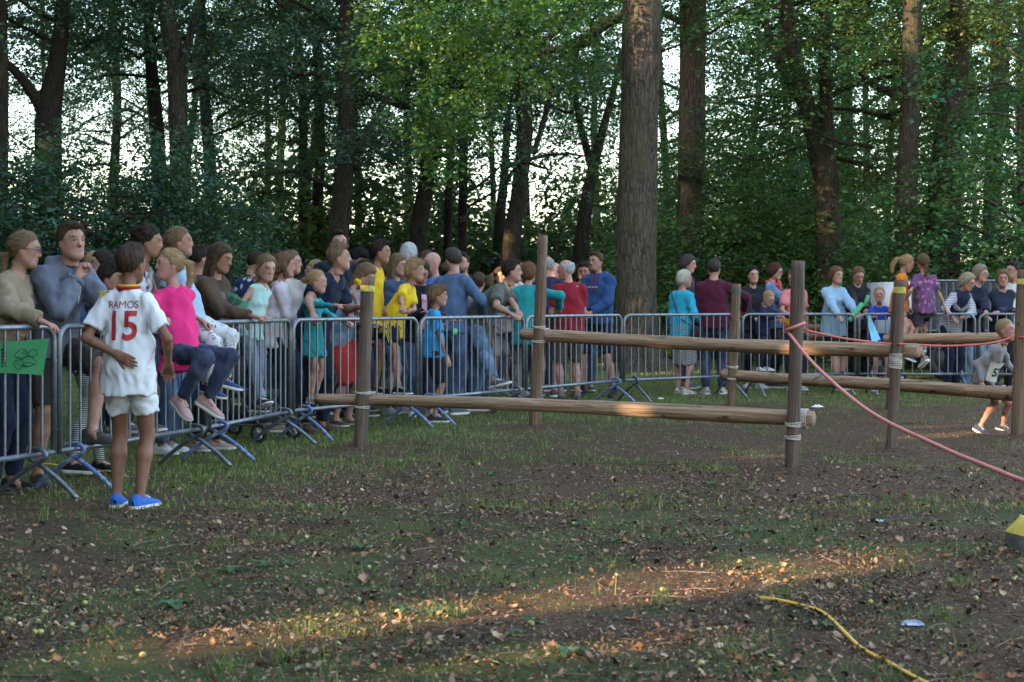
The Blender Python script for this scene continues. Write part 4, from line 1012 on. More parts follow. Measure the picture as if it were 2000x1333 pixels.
class Field:
    BIG = 0.25
    def __init__(s, h): s.h = h; s.pr = []
    def cap(s, a, b, ra, rb, k=0.02, dep=None, ratio=1.0, flat0=False, flat1=False, cut=None): s.pr.append(('c', np.array(a, float), np.array(b, float), ra, rb, k, dep, ratio, flat0, flat1, cut)); return s
    def ell(s, c, Rm, rad, k=0.02, sub=False): s.pr.append(('e', np.array(c, float), np.array(Rm, float), np.array(rad, float), k, sub)); return s
    def mesh(s, post=None, noise_amp=0.0, seed=0, wl=0.11):
        lo = np.full(3, 1e9); hi = -lo
        for p in s.pr:
            if p[0] == 'c':
                r = max(p[3], p[4]) + 0.02; lo = np.minimum(lo, np.minimum(p[1], p[2]) - r); hi = np.maximum(hi, np.maximum(p[1], p[2]) + r)
            elif not p[5]:
                r = max(p[3]) + 0.02; lo = np.minimum(lo, p[1] - r); hi = np.maximum(hi, p[1] + r)
        lo -= 2 * s.h; hi += 2 * s.h; h = s.h
        dim = np.ceil((hi - lo) / h).astype(int) + 1
        ax = [lo[i] + np.arange(dim[i]) * h for i in range(3)]
        Fv = np.full(dim, s.BIG)
        for p in s.pr:
            if p[0] == 'c': r = max(p[3], p[4]) + 0.075; l = np.minimum(p[1], p[2]) - r; u = np.maximum(p[1], p[2]) + r
            else: r = max(p[3]) + 0.06; l = p[1] - r; u = p[1] + r
            i0 = np.clip(((l - lo) / h).astype(int), 0, dim - 1); i1 = np.clip(((u - lo) / h).astype(int) + 2, 1, dim)
            if np.any(i1 <= i0): continue
            X = ax[0][i0[0]:i1[0]][:, None, None]; Y = ax[1][i0[1]:i1[1]][None, :, None]; Z = ax[2][i0[2]:i1[2]][None, None, :]
            if p[0] == 'c':
                _, a, b, ra, rb, k, dep, ratio, f0, f1, cut = p; ba = b - a; bb = ba @ ba + 1e-12
                dx, dy, dz = X - a[0], Y - a[1], Z - a[2]
                dt = dx * ba[0] + dy * ba[1] + dz * ba[2]; t = np.clip(dt / bb, 0, 1)
                qx, qy, qz = dx - t * ba[0], dy - t * ba[1], dz - t * ba[2]
                d2 = qx * qx + qy * qy + qz * qz
                if dep is not None:
                    sdep = qx * dep[0] + qy * dep[1] + qz * dep[2]; d2 = d2 + sdep * sdep * (1 / ratio ** 2 - 1)
                d = np.sqrt(d2) - (ra + (rb - ra) * t)
                L = math.sqrt(bb)
                if f0: d = np.maximum(d, -dt / L)
                if f1: d = np.maximum(d, dt / L - L)
                if cut is not None: d = np.maximum(d, (X - cut[0][0]) * cut[1][0] + (Y - cut[0][1]) * cut[1][1] + (Z - cut[0][2]) * cut[1][2])
                sub = False
            else:
                _, c, Rm, rad, k, sub = p; dx, dy, dz = X - c[0], Y - c[1], Z - c[2]
                q = [(dx * Rm[0][i] + dy * Rm[1][i] + dz * Rm[2][i]) for i in range(3)]
                k0 = np.sqrt(sum((q[i] / rad[i]) ** 2 for i in range(3))); k1 = np.sqrt(sum((q[i] / rad[i] ** 2) ** 2 for i in range(3))) + 1e-9
                d = k0 * (k0 - 1) / k1
            blk = Fv[i0[0]:i1[0], i0[1]:i1[1], i0[2]:i1[2]]
            if sub:
                d = -d; hh = np.maximum(k - np.abs(blk - d), 0) / k; new = np.maximum(blk, d) + hh * hh * k / 4
            else:
                hh = np.maximum(k - np.abs(blk - d), 0) / k; new = np.minimum(blk, d) - hh * hh * k / 4
            Fv[i0[0]:i1[0], i0[1]:i1[1], i0[2]:i1[2]] = new
        X = ax[0][:, None, None]; Y = ax[1][None, :, None]; Z = ax[2][None, None, :]
        if noise_amp:
            r = np.random.default_rng(seed); nz = 0
            for o in range(4):
                v = r.normal(0, 1, 3); v[2] *= .45; v = v / np.linalg.norm(v) * 6.283 / (wl * (0.6 + 0.8 * r.random())); w = r.normal(0, 1, 3); w = w / np.linalg.norm(w) * 6.283 / (wl * 2.2)
                nz = nz + np.sin(X * v[0] + Y * v[1] + Z * v[2] + r.random() * 6 + 1.6 * np.sin(X * w[0] + Y * w[1] + Z * w[2] + r.random() * 6))
            for o in range(3):
                v = r.normal(0, 1, 3); v[2] *= .6; v = v / np.linalg.norm(v) * 6.283 / (wl * .45 * (0.7 + 0.6 * r.random())); w = r.normal(0, 1, 3); w = w / np.linalg.norm(w) * 6.283 / (wl * 1.5)
                nz = nz + .38 * np.sin(X * v[0] + Y * v[1] + Z * v[2] + 1.8 * np.sin(X * w[0] + Y * w[1] + Z * w[2] + r.random() * 6))
            Fv = Fv + noise_amp * nz / 2.0
        if post is not None: Fv = post(Fv, X, Y, Z)
        for a in range(3):   # close at the border
            sl = [slice(None)] * 3
            for e in (0, -1):
                sl[a] = e; Fv[tuple(sl)] = np.maximum(Fv[tuple(sl)], h)
        return surface_nets(Fv, lo, h)

I3 = np.eye(3)
# ------------------------------------------------------------------ heads (canonical: +y face, +z up, origin between the ears)
def head_geo(kind, h):
    f = Field(h)
    w = {'m': 1.0, 'f': 0.95, 'c': 0.97}[kind]; jaw = {'m': 1.0, 'f': 0.86, 'c': 0.78}[kind]
    f.ell((0, -.012, .030), I3, (.075 * w, .096, .090), .01)
    f.ell((0, .020, -.030), I3, (.060 * w, .068, .080), .045)
    f.ell((0, .050, -.095), I3, (.026 * jaw, .027, .020 * jaw), .045)
    for s in (-1, 1):
        f.cap((s * .048 * w, -.005, -.050), (s * .024 * jaw, .050, -.092), .022 * jaw, .016, .04)
        f.ell((s * .0765 * w, -.012, -.012), I3, (.009, .020, .030), .008)
    f.cap((-.032, .078, .028), (.032, .078, .028), .008, .008, .028)
    nl = {'m': 1.0, 'f': .86, 'c': .7}[kind]
    f.cap((0, .086, .014), (0, .086 + .018 * nl, -.028), .006, .0095 * nl + .0015, .016)
    f.cap((-.009, .086, -.033), (.009, .086, -.033), .007, .007, .012)
    f.cap((-.015, .0795, -.060), (.015, .0795, -.060), .0062, .0062, .012)
    f.cap((-.012, .0780, -.069), (.012, .0780, -.069), .0066, .0066, .010)
    for s in (-1, 1): f.ell((s * .030, .0975, .004), I3, (.013, .0090, .0075), .016, True)
    f.cap((0, -.020, -.06), (0, -.034, -.155), .052 * (1 if kind == 'm' else .84 if kind == 'f' else .76), .054 * (1 if kind == 'm' else .86 if kind == 'f' else .78), .03, flat1=True)
    V, Q = f.mesh()
    return V, Q
HEADC = {}
def head_parts(kind, h, skin, brow, lip, beard=None):
    key = (kind, h)
    if key not in HEADC: HEADC[key] = head_geo(kind, h)
    V, Q = HEADC[key]; x, y, z = V.T; c = np.tile(np.array(skin, float), (len(V), 1))
    g = lambda d, s: np.exp(-(d / s) ** 2)
    red = 0.35 * g(np.abs(x) - .042, .02) * g(z + .035, .022) * (y > .03) + 0.3 * (np.abs(x) > .07) + 0.35 * g(x, .016) * g(z + .03, .014) * (y > .08)
    c = c * (1 + red[:, None] * np.array([0.08, -0.28, -0.28]))
    lm = (g(x, .021) * g(z + .065, .0075) * (y > .06))[:, None]; c = c * (1 - lm * .85) + np.array(lip) * lm * .85
    ax = np.abs(x); bm = np.clip(g(ax - .033, .017) * g(z - .029 + (ax - .033) ** 2 * 10, .0065) * (y > .055) * 1.3, 0, 1)[:, None]
    c = c * (1 - bm * .92) + np.array(brow) * bm * .92
    so = (g(ax - .031, .014) * g(z - .004, .008) * (y > .06))[:, None]; c = c * (1 - .18 * so)  # recess shade of the eye sockets painted into the skin colour
    if beard is not None:
        b = np.clip((-.045 - z) / .02, 0, 1) * np.clip((y - .0) / .03, 0, 1) * np.clip((z + .135) / .02, 0, 1); b = (b * (1 - lm[:, 0] * .9))[:, None] * .8
        c = c * (1 - b) + np.array(beard) * b
    Vs, Qs, Cs = [V], [Q], [c]; n = len(V)
    for s in (-1, 1):   # eyes
        u = np.linspace(0, np.pi, 7); v = np.linspace(0, 2 * np.pi, 10, endpoint=False)
        U, VV = np.meshgrid(u, v, indexing='ij'); E = np.stack([np.sin(U) * np.cos(VV), np.cos(U), np.sin(U) * np.sin(VV)], -1).reshape(-1, 3)
        col = np.where((E[:, 1] > .75)[:, None], np.array([.02, .02, .02]), np.where((E[:, 1] > .5)[:, None], np.array([.10, .08, .065]), np.array([.36, .33, .31])))
        P = E * np.array([.0105, .0100, .0068]) + np.array([s * .030, .0785, .004])
        i, j = np.meshgrid(np.arange(6), np.arange(10), indexing='ij'); i = i.ravel(); j = j.ravel(); j2 = (j + 1) % 10
        Vs.append(P); Qs.append(np.stack([i * 10 + j, i * 10 + j2, (i + 1) * 10 + j2, (i + 1) * 10 + j], 1) + n); Cs.append(col); n += len(P)
    return np.concatenate(Vs), np.concatenate(Qs), np.concatenate(Cs)

# ------------------------------------------------------------------ hands (right hand: wrist at 0, fingers +y, back of hand +z, thumb -x)
HANDC = {}
def hand_geo(pose, h):
    if (pose, h) in HANDC: return HANDC[(pose, h)]
    f = Field(h); curl = {'relax': 24, 'grip': 62, 'fist': 80, 'flat': 6, 'point': 78, 'hold': 45}[pose]
    kn = [(-.030, .088), (-.010, .093), (.011, .089), (.030, .079)]; ln = [.070, .080, .074, .058]
    for i, ((x, y), L) in enumerate(zip(kn, ln)):
        f.cap((x * .55, .0, 0), (x, y, .004 - abs(x) * .15), .0145, .0115, .02)
        c = R(4) if (pose == 'point' and i == 0) else R(curl) * (0.85 + .1 * i)
        p = np.array([x, y, .003]); a = c * .7
        for k, (fr, rr) in enumerate(((.45, .0090), (.32, .0082), (.23, .0074))):
            q = p + L * fr * np.array([x * .9 * (1 if curl < 30 else .2), math.cos(a), -math.sin(a)]); f.cap(p, q, rr + .0006, rr, .006); p = q; a += c
    t = {'flat': ((-.026, .030, -.004), (-.052, .062, -.006), (-.066, .092, -.010)), 'fist': ((-.024, .03, -.008), (-.040, .066, -.030), (-.016, .088, -.046))}.get(pose, ((-.026, .030, -.006), (-.046, .062, -.024), (-.042, .092, -.038)))
    f.cap((0, .008, 0), t[0], .016, .0145, .015); f.cap(t[0], t[1], .0135, .0105, .01); f.cap(t[1], t[2], .0102, .008, .006)
    f.cap((0, -.035, 0), (0, .01, 0), .0255, .021, .02, np.array([0, 0, 1.0]), .75, flat0=True)
    HANDC[(pose, h)] = f.mesh(); return HANDC[(pose, h)]

# ------------------------------------------------------------------ hair (canonical head frame)
HAIRC = {}
def hair_mesh(style, seed):
    key = (style, seed)
    if key in HAIRC: return HAIRC[key]
    r = np.random.default_rng(seed + 5); f = Field(.0095)
    th = {'short': .009, 'buzz': .005, 'boy': .013, 'bob': .017, 'long': .014, 'pony': .009, 'bun': .009, 'braid': .010, 'braids': .010, 'curly': .014, 'ring': .007, 'shortf': .015, 'top': .010, 'lowpony': .008}.get(style, .012)
    f.ell((0, -.014, .032), I3, (.077 + th, .097 + th, .093 + th * 1.15), .01)
    if style in ('bob', 'long', 'shortf', 'boy'): f.ell((0, -.045, -.015), I3, (.074 + th * .8, .066 + th, .075), .03)
    if style in ('top', 'short'): f.ell((0, .035, .098), I3, (.058, .058, .030), .03)
    if style == 'boy': f.ell((0, .04, .085), I3, (.066, .055, .038), .03)
    ext = []
    if style == 'bob':
        for s in (-1, 1): ext += [((s * .078, -.01, .0), (s * .076, .006, -.085), .026, .022)]
        ext += [((0, -.085, -.02), (0, -.088, -.095), .05, .04)]
    if style == 'long':
        for s in (-1, 1): ext += [((s * .076, -.015, .0), (s * .082, -.02, -.15), .026, .024), ((s * .05, -.07, -.05), (s * .055, -.085, -.25), .04, .022)]
    if style in ('pony',): ext += [((0, -.105, .045), (0, -.165, .02), .020, .030), ((0, -.165, .02), (.01, -.185, -.10), .030, .026), ((.01, -.185, -.10), (.02, -.165, -.20), .026, .008)]
    if style == 'lowpony': ext += [((0, -.10, -.035), (0, -.135, -.06), .018, .026), ((0, -.135, -.06), (0, -.125, -.17), .026, .022), ((0, -.125, -.17), (0, -.11, -.25), .022, .006)]
    if style == 'bun': ext += [((0, -.115, .015), (0, -.135, .015), .036, .034)]
    if style == 'braid':
        for k in range(9): a = (.0 + .012 * math.sin(k * 3.14), -.095 - .025 * min(k, 3) / 3, -.03 - k * .030); ext += [(a, (a[0] + .012 * (-1) ** k, a[1], a[2] - .02), .021 - k * .0011, .019 - k * .0011)]
    if style == 'braids':
        for s in (-1, 1):
            for k in range(7): a = (s * (.078 + .006 * (-1) ** k), -.02, .0 - k * .028); ext += [(a, (a[0] - s * .008, a[1], a[2] - .018), .018 - k * .001, .016 - k * .001)]
    if style == 'curly':
        for k in range(46):
            d = r.normal(0, 1, 3); d[1] -= .5; d[2] += .3; d /= np.linalg.norm(d); c = np.array([0, -.022, .03]) + d * np.array([.09, .112, .106])
            if c[1] > -.005 and c[2] < .10: continue
            ext += [(c, c + r.normal(0, .008, 3), .016, .014)]
        ext += [((0, -.105, .085), (0, -.125, .075), .034, .030)]
    ph = r.random(6) * 6
    zb = {'short': [(-.13, -.09), (-.06, -.075), (-.02, -.012), (.02, .012), (.045, .060), (.065, .084), (.12, .090)], 'buzz': [(-.13, -.09), (-.06, -.078), (-.02, -.015), (.02, .018), (.045, .064), (.065, .088), (.12, .094)],
          'ring': [(-.13, -.062), (-.06, -.050), (-.02, .0), (.01, .03), (.03, .12), (.12, .2)], 'boy': [(-.13, -.075), (-.06, -.065), (-.02, -.01), (.02, -.006), (.045, .03), (.07, .056), (.12, .062)]}.get(style, [(-.13, -.085), (-.06, -.075), (-.02, -.012), (.015, .0), (.045, .055), (.065, .082), (.12, .088)])
    if style in ('bob', 'shortf', 'long'): zb = [(-.13, -.10), (-.06, -.095), (-.0, -.06), (.02, -.03), (.05, .04), (.07, .072), (.12, .078)]
    zy, zz = np.array(zb).T
    def post(Fv, X, Y, Z):
        a = np.arctan2(X, -(Y - .02)) + 0 * Z
        st = .0030 * np.sin(a * 26 + 3 * np.sin(Z * 28 + ph[0]) + ph[1]) + .0022 * np.sin(a * 41 + Z * 30 + ph[2]) + .002 * np.sin(Y * 90 + X * 40 + ph[3])
        Fv = Fv + st * (1 if style not in ('buzz',) else .3)
        lim = np.interp(Y, zy, zz) + .008 * np.sin(X * 95 + Y * 50 + ph[4]) + .006 * np.sin(X * 210 + Y * 150)
        tp = np.clip((Z - lim) / .030, 0, 1); tp = 1 - tp * tp * (3 - 2 * tp)
        Fv = Fv + (th - .0035) * tp * np.clip((Y + .055) / .05, 0, 1)
        Fv = np.maximum(Fv, (lim - Z) * .75)
        if style == 'ring': Fv = np.maximum(Fv, (Z - .072 - .25 * np.maximum(-Y - .03, 0)) * .8)
        e = np.full(Fv.shape, 1.0)
        for p0, p1, r0, r1 in ext:
            p0 = np.array(p0); p1 = np.array(p1); ba = p1 - p0; bb = ba @ ba + 1e-9
            dx, dy, dz = X - p0[0], Y - p0[1], Z - p0[2]; t = np.clip((dx * ba[0] + dy * ba[1] + dz * ba[2]) / bb, 0, 1)
            d = np.sqrt((dx - t * ba[0]) ** 2 + (dy - t * ba[1]) ** 2 + (dz - t * ba[2]) ** 2) - (r0 + (r1 - r0) * t)
            e = np.minimum(e, d + .003 * np.sin(a * 30 + Z * 25))
        k = .014; hh = np.maximum(k - np.abs(Fv - e), 0) / k
        return np.minimum(Fv, e) - hh * hh * k / 4
    for p0, p1, r0, r1 in ext: f.cap(p0, p1, .001, .001, .001)
    V, Q = f.mesh(post)
    if len(Q):
        nF = np.cross(V[Q[:, 1]] - V[Q[:, 0]], V[Q[:, 2]] - V[Q[:, 0]]); nF /= np.linalg.norm(nF, axis=1)[:, None] + 1e-12; ctr = V[Q].mean(1)
        pick = r.integers(0, len(Q), 1900); P0 = ctr[pick]; N0 = nF[pick]
        fl = np.stack([P0[:, 0] * 2.5, -0.35 - 2.0 * (P0[:, 1] - .03), -1.0 - 0 * P0[:, 2]], 1) if style not in ('pony', 'bun', 'lowpony', 'braid', 'curly', 'braids') else np.stack([-P0[:, 0] * 3, -1.0 + 0 * P0[:, 0], -.25 - (P0[:, 2] - .02) * 4], 1)
        if style in ('top', 'short', 'boy'): fl[P0[:, 2] > .07] = np.array([.25, .8, .1])
        fl = fl + r.normal(0, .30 if style != 'curly' else 1.2, fl.shape); fl -= N0 * np.sum(fl * N0, 1)[:, None]; fl /= np.linalg.norm(fl, axis=1)[:, None] + 1e-9
        Ls = (.020 + .042 * r.random(len(pick))) * (.6 if style in ('short', 'ring', 'top') else .35 if style == 'buzz' else 1); sd = np.cross(fl, N0) * .0013; lift = (.0005 + .0035 * r.random(len(pick)) ** 3)[:, None]
        a0 = P0 - N0 * .002; a1 = P0 + fl * (Ls * .5)[:, None] + N0 * lift; a2 = P0 + fl * Ls[:, None] + N0 * lift * (.4 + r.random((len(pick), 1)))
        SV = np.stack([a0 - sd, a0 + sd, a1 - sd, a1 + sd, a2], 1).reshape(-1, 3); b0 = np.arange(len(pick)) * 5 + len(V)
        me = np_mesh('hair', np.concatenate([V, SV]), [np.concatenate([Q, np.stack([b0, b0 + 1, b0 + 3, b0 + 2], 1)]), np.stack([b0 + 2, b0 + 3, b0 + 4], 1)], [None], True)
    else: me = np_mesh('hair', V, Q, [None], True)
    HAIRC[key] = me; return me
HAIRM = {}
def hair_mat(c):
    if c in HAIRM: return HAIRM[c]
    m, nt, b = new_mat('hair'); co = objco(nt); cc = np.array(c)
    f = noise(nt, mapping(nt, co, (190, 60, 40)), 1.0, 4, 0.6, 0.6)
    nt.links.new(ramp(nt, f, [(0.3, tuple(cc * .74)), (0.75, tuple(np.minimum(cc * 1.12, 1)))]), b.inputs['Base Color'])
    b.inputs['Roughness'].default_value = 0.62; b.inputs['Specular IOR Level'].default_value = 0.12; bump(nt, b, f, 0.5, 0.005)
    HAIRM[c] = m; return m
BLOND = (0.30, 0.195, 0.095); DBLOND = (0.145, 0.092, 0.050); BROWN = (0.060, 0.035, 0.021); DBROWN = (0.026, 0.017, 0.012); BLACK = (0.013, 0.011, 0.010); GREY = (0.36, 0.35, 0.34); WHITE = (0.42, 0.41, 0.40); AUBURN = (0.065, 0.026, 0.016); GINGER = (0.135, 0.068, 0.034)

SKINM = attr_mat('skin', 0.55, 0.0, 0.08, spec=0.35)
nt_ = SKINM.node_tree; b_ = nt_.nodes['Principled BSDF']; _src = b_.inputs['Base Color'].links[0].from_socket; nt_.links.new(mixc(nt_, ramp(nt_, noise(nt_, objco(nt_), 24, 4), [(.35, (.80, .74, .72)), (.65, (1.08, 1.02, 1.0))]), (0, 0, 0), _src) if False else mixc(nt_, 1.0, _src, ramp(nt_, noise(nt_, objco(nt_), 24, 4), [(.35, (.82, .76, .74)), (.65, (1.0, .98, .97))]), 'MULTIPLY'), b_.inputs['Base Color']); b_.inputs['Subsurface Weight'].default_value = 0.12; b_.inputs['Subsurface Radius'].default_value = (0.9, 0.35, 0.2); b_.inputs['Subsurface Scale'].default_value = 0.01

# ------------------------------------------------------------------ shoes (toe +y, sole at z = 0, ankle over the origin; unit adult)
def shoe_meshes():
    ys = np.array([-.075, -.066, -.035, .0, .05, .10, .145, .175, .192]); wd = np.array([.012, .030, .037, .036, .039, .046, .044, .032, .010]); ht = np.array([.060, .088, .098, .094, .078, .062, .050, .044, .030])
    V = []; n = 13
    for y, w, h_ in zip(ys, wd, ht):
        for k in range(n):
            a = math.pi * k / (n - 1); sq = abs(math.sin(a)) ** .75
            V.append([math.cos(a) * w, y, .022 + (h_ - .022) * sq])
    m = len(ys); Q = [[i * n + j, (i + 1) * n + j, (i + 1) * n + j + 1, i * n + j + 1] for i in range(m - 1) for j in range(n - 1)]
    Tq = np.array([[0, j, j + 1] for j in range(1, n - 1)]); up = np_mesh('shoe', np.array(V), [np.array(Q), Tq[:, ::-1], Tq + (m - 1) * n], [None], True)
    V = []; T = []
    for z, e in ((0, .000), (.012, .004), (.028, .0015)):
        for s in (1, -1):
            for y, w in (zip(ys, wd) if s == 1 else zip(ys[::-1], wd[::-1])): V.append([s * (w + e), y + (e if y > 0 else -e), z + (.012 * max(0, (y - .14) / .05) if z == 0 else 0)])
    n = 2 * m; Q = [[k * n + j, k * n + (j + 1) % n, (k + 1) * n + (j + 1) % n, (k + 1) * n + j] for k in range(2) for j in range(n)]
    Q += [[j, j + 1, n - 2 - j, n - 1 - j][::-1] for j in range(m - 1)]
    so = np_mesh('sole', np.array(V), np.array(Q), [None], False)
    lc = MB()
    for y, z in ((.045, .083), (.062, .077), (.079, .071)): lc.tube([[-.022, y, z - .006], [0, y, z + .004], [.022, y, z - .006]], .0035, 5)
    return up, so, lc.mesh('laces', None)
SHOE, SOLE, LACES = shoe_meshes()
SOLEW = simple('white_sole', (0.62, 0.60, 0.57), 0.7, 0.15, 20, bs=0); SOLED = simple('dark_sole', (0.05, 0.045, 0.04), 0.8, 0.2, 20, bs=0); LACEM = simple('lace', (0.5, 0.5, 0.5), 0.9, 0.1, bs=0); LACED = simple('dark_lace', (0.04, 0.04, 0.04), 0.9, 0.1, bs=0)

def use_mat(o, m):
    if len(o.data.materials) == 0: o.data.materials.append(None)
    o.material_slots[0].link = 'OBJECT'; o.material_slots[0].material = m

def ik(a, tgt, l1, l2, pole):
    d = tgt - a; D = np.linalg.norm(d); u = d / (D + 1e-9); D = min(max(D, abs(l1 - l2) + .01), (l1 + l2) * .998)
    x = (l1 * l1 - l2 * l2 + D * D) / (2 * D); y = math.sqrt(max(l1 * l1 - x * x, 0))
    p = np.array(pole, float); p = p - u * (p @ u); p = nrm(p)
    return a + u * x + p * y, a + u * D

def rotm(yaw=0, pitch=0, roll=0):
    """columns: right, forward, up of the rotated frame; yaw > 0 turns to the person's left, pitch > 0 looks down, roll > 0 tips to the right"""
    cy, sy = math.cos(R(yaw)), math.sin(R(yaw)); cp, sp = math.cos(R(-pitch)), math.sin(R(-pitch)); cr, sr = math.cos(R(roll)), math.sin(R(roll))
    Rz = np.array([[cy, -sy, 0], [sy, cy, 0], [0, 0, 1]]); Rx = np.array([[1, 0, 0], [0, cp, -sp], [0, sp, cp]]); Ry = np.array([[cr, 0, sr], [0, 1, 0], [-sr, 0, cr]])
    return Rz @ Rx @ Ry

NP = 0
def person(label, px, Y, H, yaw, sex='m', z=0.0, lean=0, side=0, twist=0, hy=0, hp=0, hr=0, pel=None, RH=None, LH=None, RFt=None, LFt=None, rp=None, lp=None, rk=None, lk=None,
           hands=('relax', 'relax'), top=('tshirt', (.5, .5, .5)), bot=('trousers', (.05, .07, .13)), shoes=(.05, .05, .05), hair=('short', BROWN), skin=(.50, .30, .22), build=1.0,
           glasses=None, beard=None, sole='w', h=None, group=None, socks=None, extra=None, hem=None, X=None, rot_hand=None, feet=True, scarf=None, inner=None):
    """yaw: 0 faces the camera, 90 faces the right of the picture, 180 faces away. Targets: ('w', px, py, Y) in the picture or (right, forward, up) in metres."""
    global NP; NP += 1; seed = NP
    if h is None: h = .0135 if Y < 12.2 else (.019 if Y < 16.2 else .0225)
    if X is None: X = gx(px, Y)
    fy = np.array([math.sin(R(yaw)), -math.cos(R(yaw)), 0]); fr = np.array([fy[1], -fy[0], 0]); B = np.stack([fr, fy, [0, 0, 1]], 1)   # local -> world
    org = np.array([X, Y, 0.0])
    def tg(t):
        if t is None: return None
        if t[0] == 'w': return B.T @ (W(t[1], t[2], t[3]) - org)
        return np.array(t, float)
    skin = tuple(np.array(skin) * np.array([.70, .64, .62]))
    s = H / 1.75; wd = s * build * (1.0 if sex == 'm' else .93 if sex == 'f' else .96); kid = sex == 'c'
    hs = {'m': 1.0, 'f': .965, 'c': .985}[sex] * (.62 + .38 * s)
    pz = z + (.935 * s if pel is None else pel)
    P = np.array([0, 0, pz]); lv = R(lean); sv = R(side)
    def updir(k): return nrm([math.sin(sv * k), math.sin(lv * k), math.cos(lv * k) * math.cos(sv * k)])
    u1 = updir(.55); u2 = updir(1.0); tw = R(twist)
    waist = P + u1 * .15 * s; chest = waist + u2 * .20 * s; neck = chest + u2 * .195 * s
    rgt = nrm(np.array([math.cos(tw), math.sin(tw), 0]) - u2 * (np.array([math.cos(tw), math.sin(tw), 0]) @ u2)); fwd = np.cross(u2, rgt)
    shw = {'m': .154, 'f': .131, 'c': .130}[sex] * wd
    sh = {k: neck - u2 * .078 * s + rgt * shw * k - fwd * .01 for k in (1, -1)}
    hipw = .088 * wd; hip = {k: P + np.array([hipw * k, 0, -.03 * s]) for k in (1, -1)}
    ul, fl, hl = .292 * s, .252 * s, .17 * s; tl, cl = .425 * s, .425 * s; an = .078 * s * (.7 + .3)
    # legs
    ank, knee, toes = {}, {}, {}
    for k, ft, kp in ((1, RFt, rk), (-1, LFt, lk)):
        t = tg(ft)
        if t is None: t = np.array([.095 * s * k, .03 * s * k * (-1) ** seed, z])
        t = t + np.array([0, 0, an]); pole = tg(kp) if kp is not None else np.array([.12 * k, 1.0, 0.0])
        knee[k], ank[k] = ik(hip[k], t, tl, cl, pole)
    # head
    Hm = rotm(twist + hy, hp + lean * .35, hr + side * .3); hc = neck + u2 * .03 * s + np.array([0, 0, .102 * hs]) + (Hm @ np.array([0, .045, .035])) * hs
    # arms
    elb, wri = {}, {}
    for k, ht, ep in ((1, RH, rp), (-1, LH, lp)):
        t = hc + Hm @ (np.array(ht[1:]) * hs) if (ht is not None and ht[0] == 'h') else tg(ht)
        if t is None: t = sh[k] + rgt * .05 * s * k + fwd * .07 * s - np.array([0, 0, .53 * s])
        pole = np.array(ep, float) if ep is not None else np.array([.45 * k, -.8, -.35])
        elb[k], wri[k] = ik(sh[k], t, ul, fl, pole)
    # ---------------- body field
    f = Field(h * 1.5); ch_r = {'m': .146, 'f': .124, 'c': .126}[sex] * wd; wa_r = {'m': .132, 'f': .110, 'c': .114}[sex] * wd; hi_r = {'m': .148, 'f': .154, 'c': .130}[sex] * wd
    lim = {'m': 1.0, 'f': .92, 'c': .86}[sex] * s * (.6 + .4 * build)
    if kid: lim *= .96
    ins = .004
    f.cap(chest, neck - u2 * .10 * s, ch_r - ins, ch_r * .78, .04, fwd, .68); f.cap(waist, chest, wa_r - ins, ch_r - ins, .04, fwd, .72); f.cap(P - np.array([0, 0, .02 * s]), waist, hi_r - ins, wa_r - ins, .04, fwd, .72)
    for k in (1, -1): f.cap(neck - u2 * .035 * s + rgt * .03 * s * k, sh[k], .042 * lim, .046 * lim, .05)
    f.cap(neck - u2 * .05 * s, hc + Hm @ np.array([0, -.03, -.08]) * hs, .056 * lim, .047 * lim, .03)
    for k in (1, -1):
        f.cap(sh[k], elb[k], .050 * lim, .039 * lim, .03); m = elb[k] + (wri[k] - elb[k]) * .3
        f.cap(elb[k], m, .039 * lim, .041 * lim, .02); f.cap(m, wri[k], .041 * lim, .0265 * lim, .02)
        lg = 1.14 if kid else 1.0; f.cap(hip[k], knee[k], .083 * lim * lg, .053 * lim * lg, .03); m = knee[k] + (ank[k] - knee[k]) * .32; m = m - .012 * nrm(np.array([0, 1, 0]))
        f.cap(knee[k], m, .050 * lim * lg, .058 * lim * lg, .02); f.cap(m, ank[k], .056 * lim * lg, .034 * lim * lg, .02)
        f.cap(ank[k], ank[k] + np.array([0, .07 * s, -.05 * s]), .034 * lim, .03 * lim, .02)
    if sex == 'f':
        for k in (1, -1): f.ell(chest + rgt * .058 * s * k + fwd * .058 * s - u2 * .01, I3, (.048 * s, .048 * s, .048 * s), .05)
    V, Q = f.mesh(); VV, QQ, CC = [V], [Q], [np.tile(np.array(skin) * 1.0, (len(V), 1))]; n = len(V)
    kneecol = np.exp(-np.min([np.linalg.norm(V - knee[k], axis=1) for k in (1, -1)], 0) ** 2 / .004)[:, None]; CC[0] = CC[0] * (1 - kneecol * np.array([.02, .15, .15]))
    brow = tuple(np.array(hair[1]) * .6); lip = np.array(skin) * np.array([.85, .48, .50])
    hV, hQ, hC = head_parts(sex, .0062 if Y < 12.5 else .0094, skin, brow, lip, beard)
    VV.append(hV * hs @ Hm.T + hc); QQ.append(hQ + n); CC.append(hC); n += len(hV)
    for k, pose, ht in ((1, hands[0], RH), (-1, hands[1], LH)):
        gV, gQ = hand_geo(pose, .0056 if Y < 12.5 else .0086)
        d = nrm(wri[k] - elb[k]); bk = (rot_hand[0 if k == 1 else 1] if rot_hand and rot_hand[0 if k == 1 else 1] is not None else (np.array([.9 * k, .3, .25]) if ht is None else np.array([.15 * k, -.1, 1.0])))
        bk = np.array(bk, float); bk = nrm(bk - d * (bk @ d)); xx = np.cross(d, bk)
        M = np.stack([xx, d, bk], 1); g2 = gV.copy()
        if k == -1: g2[:, 0] *= -1; gQ = gQ[:, ::-1]
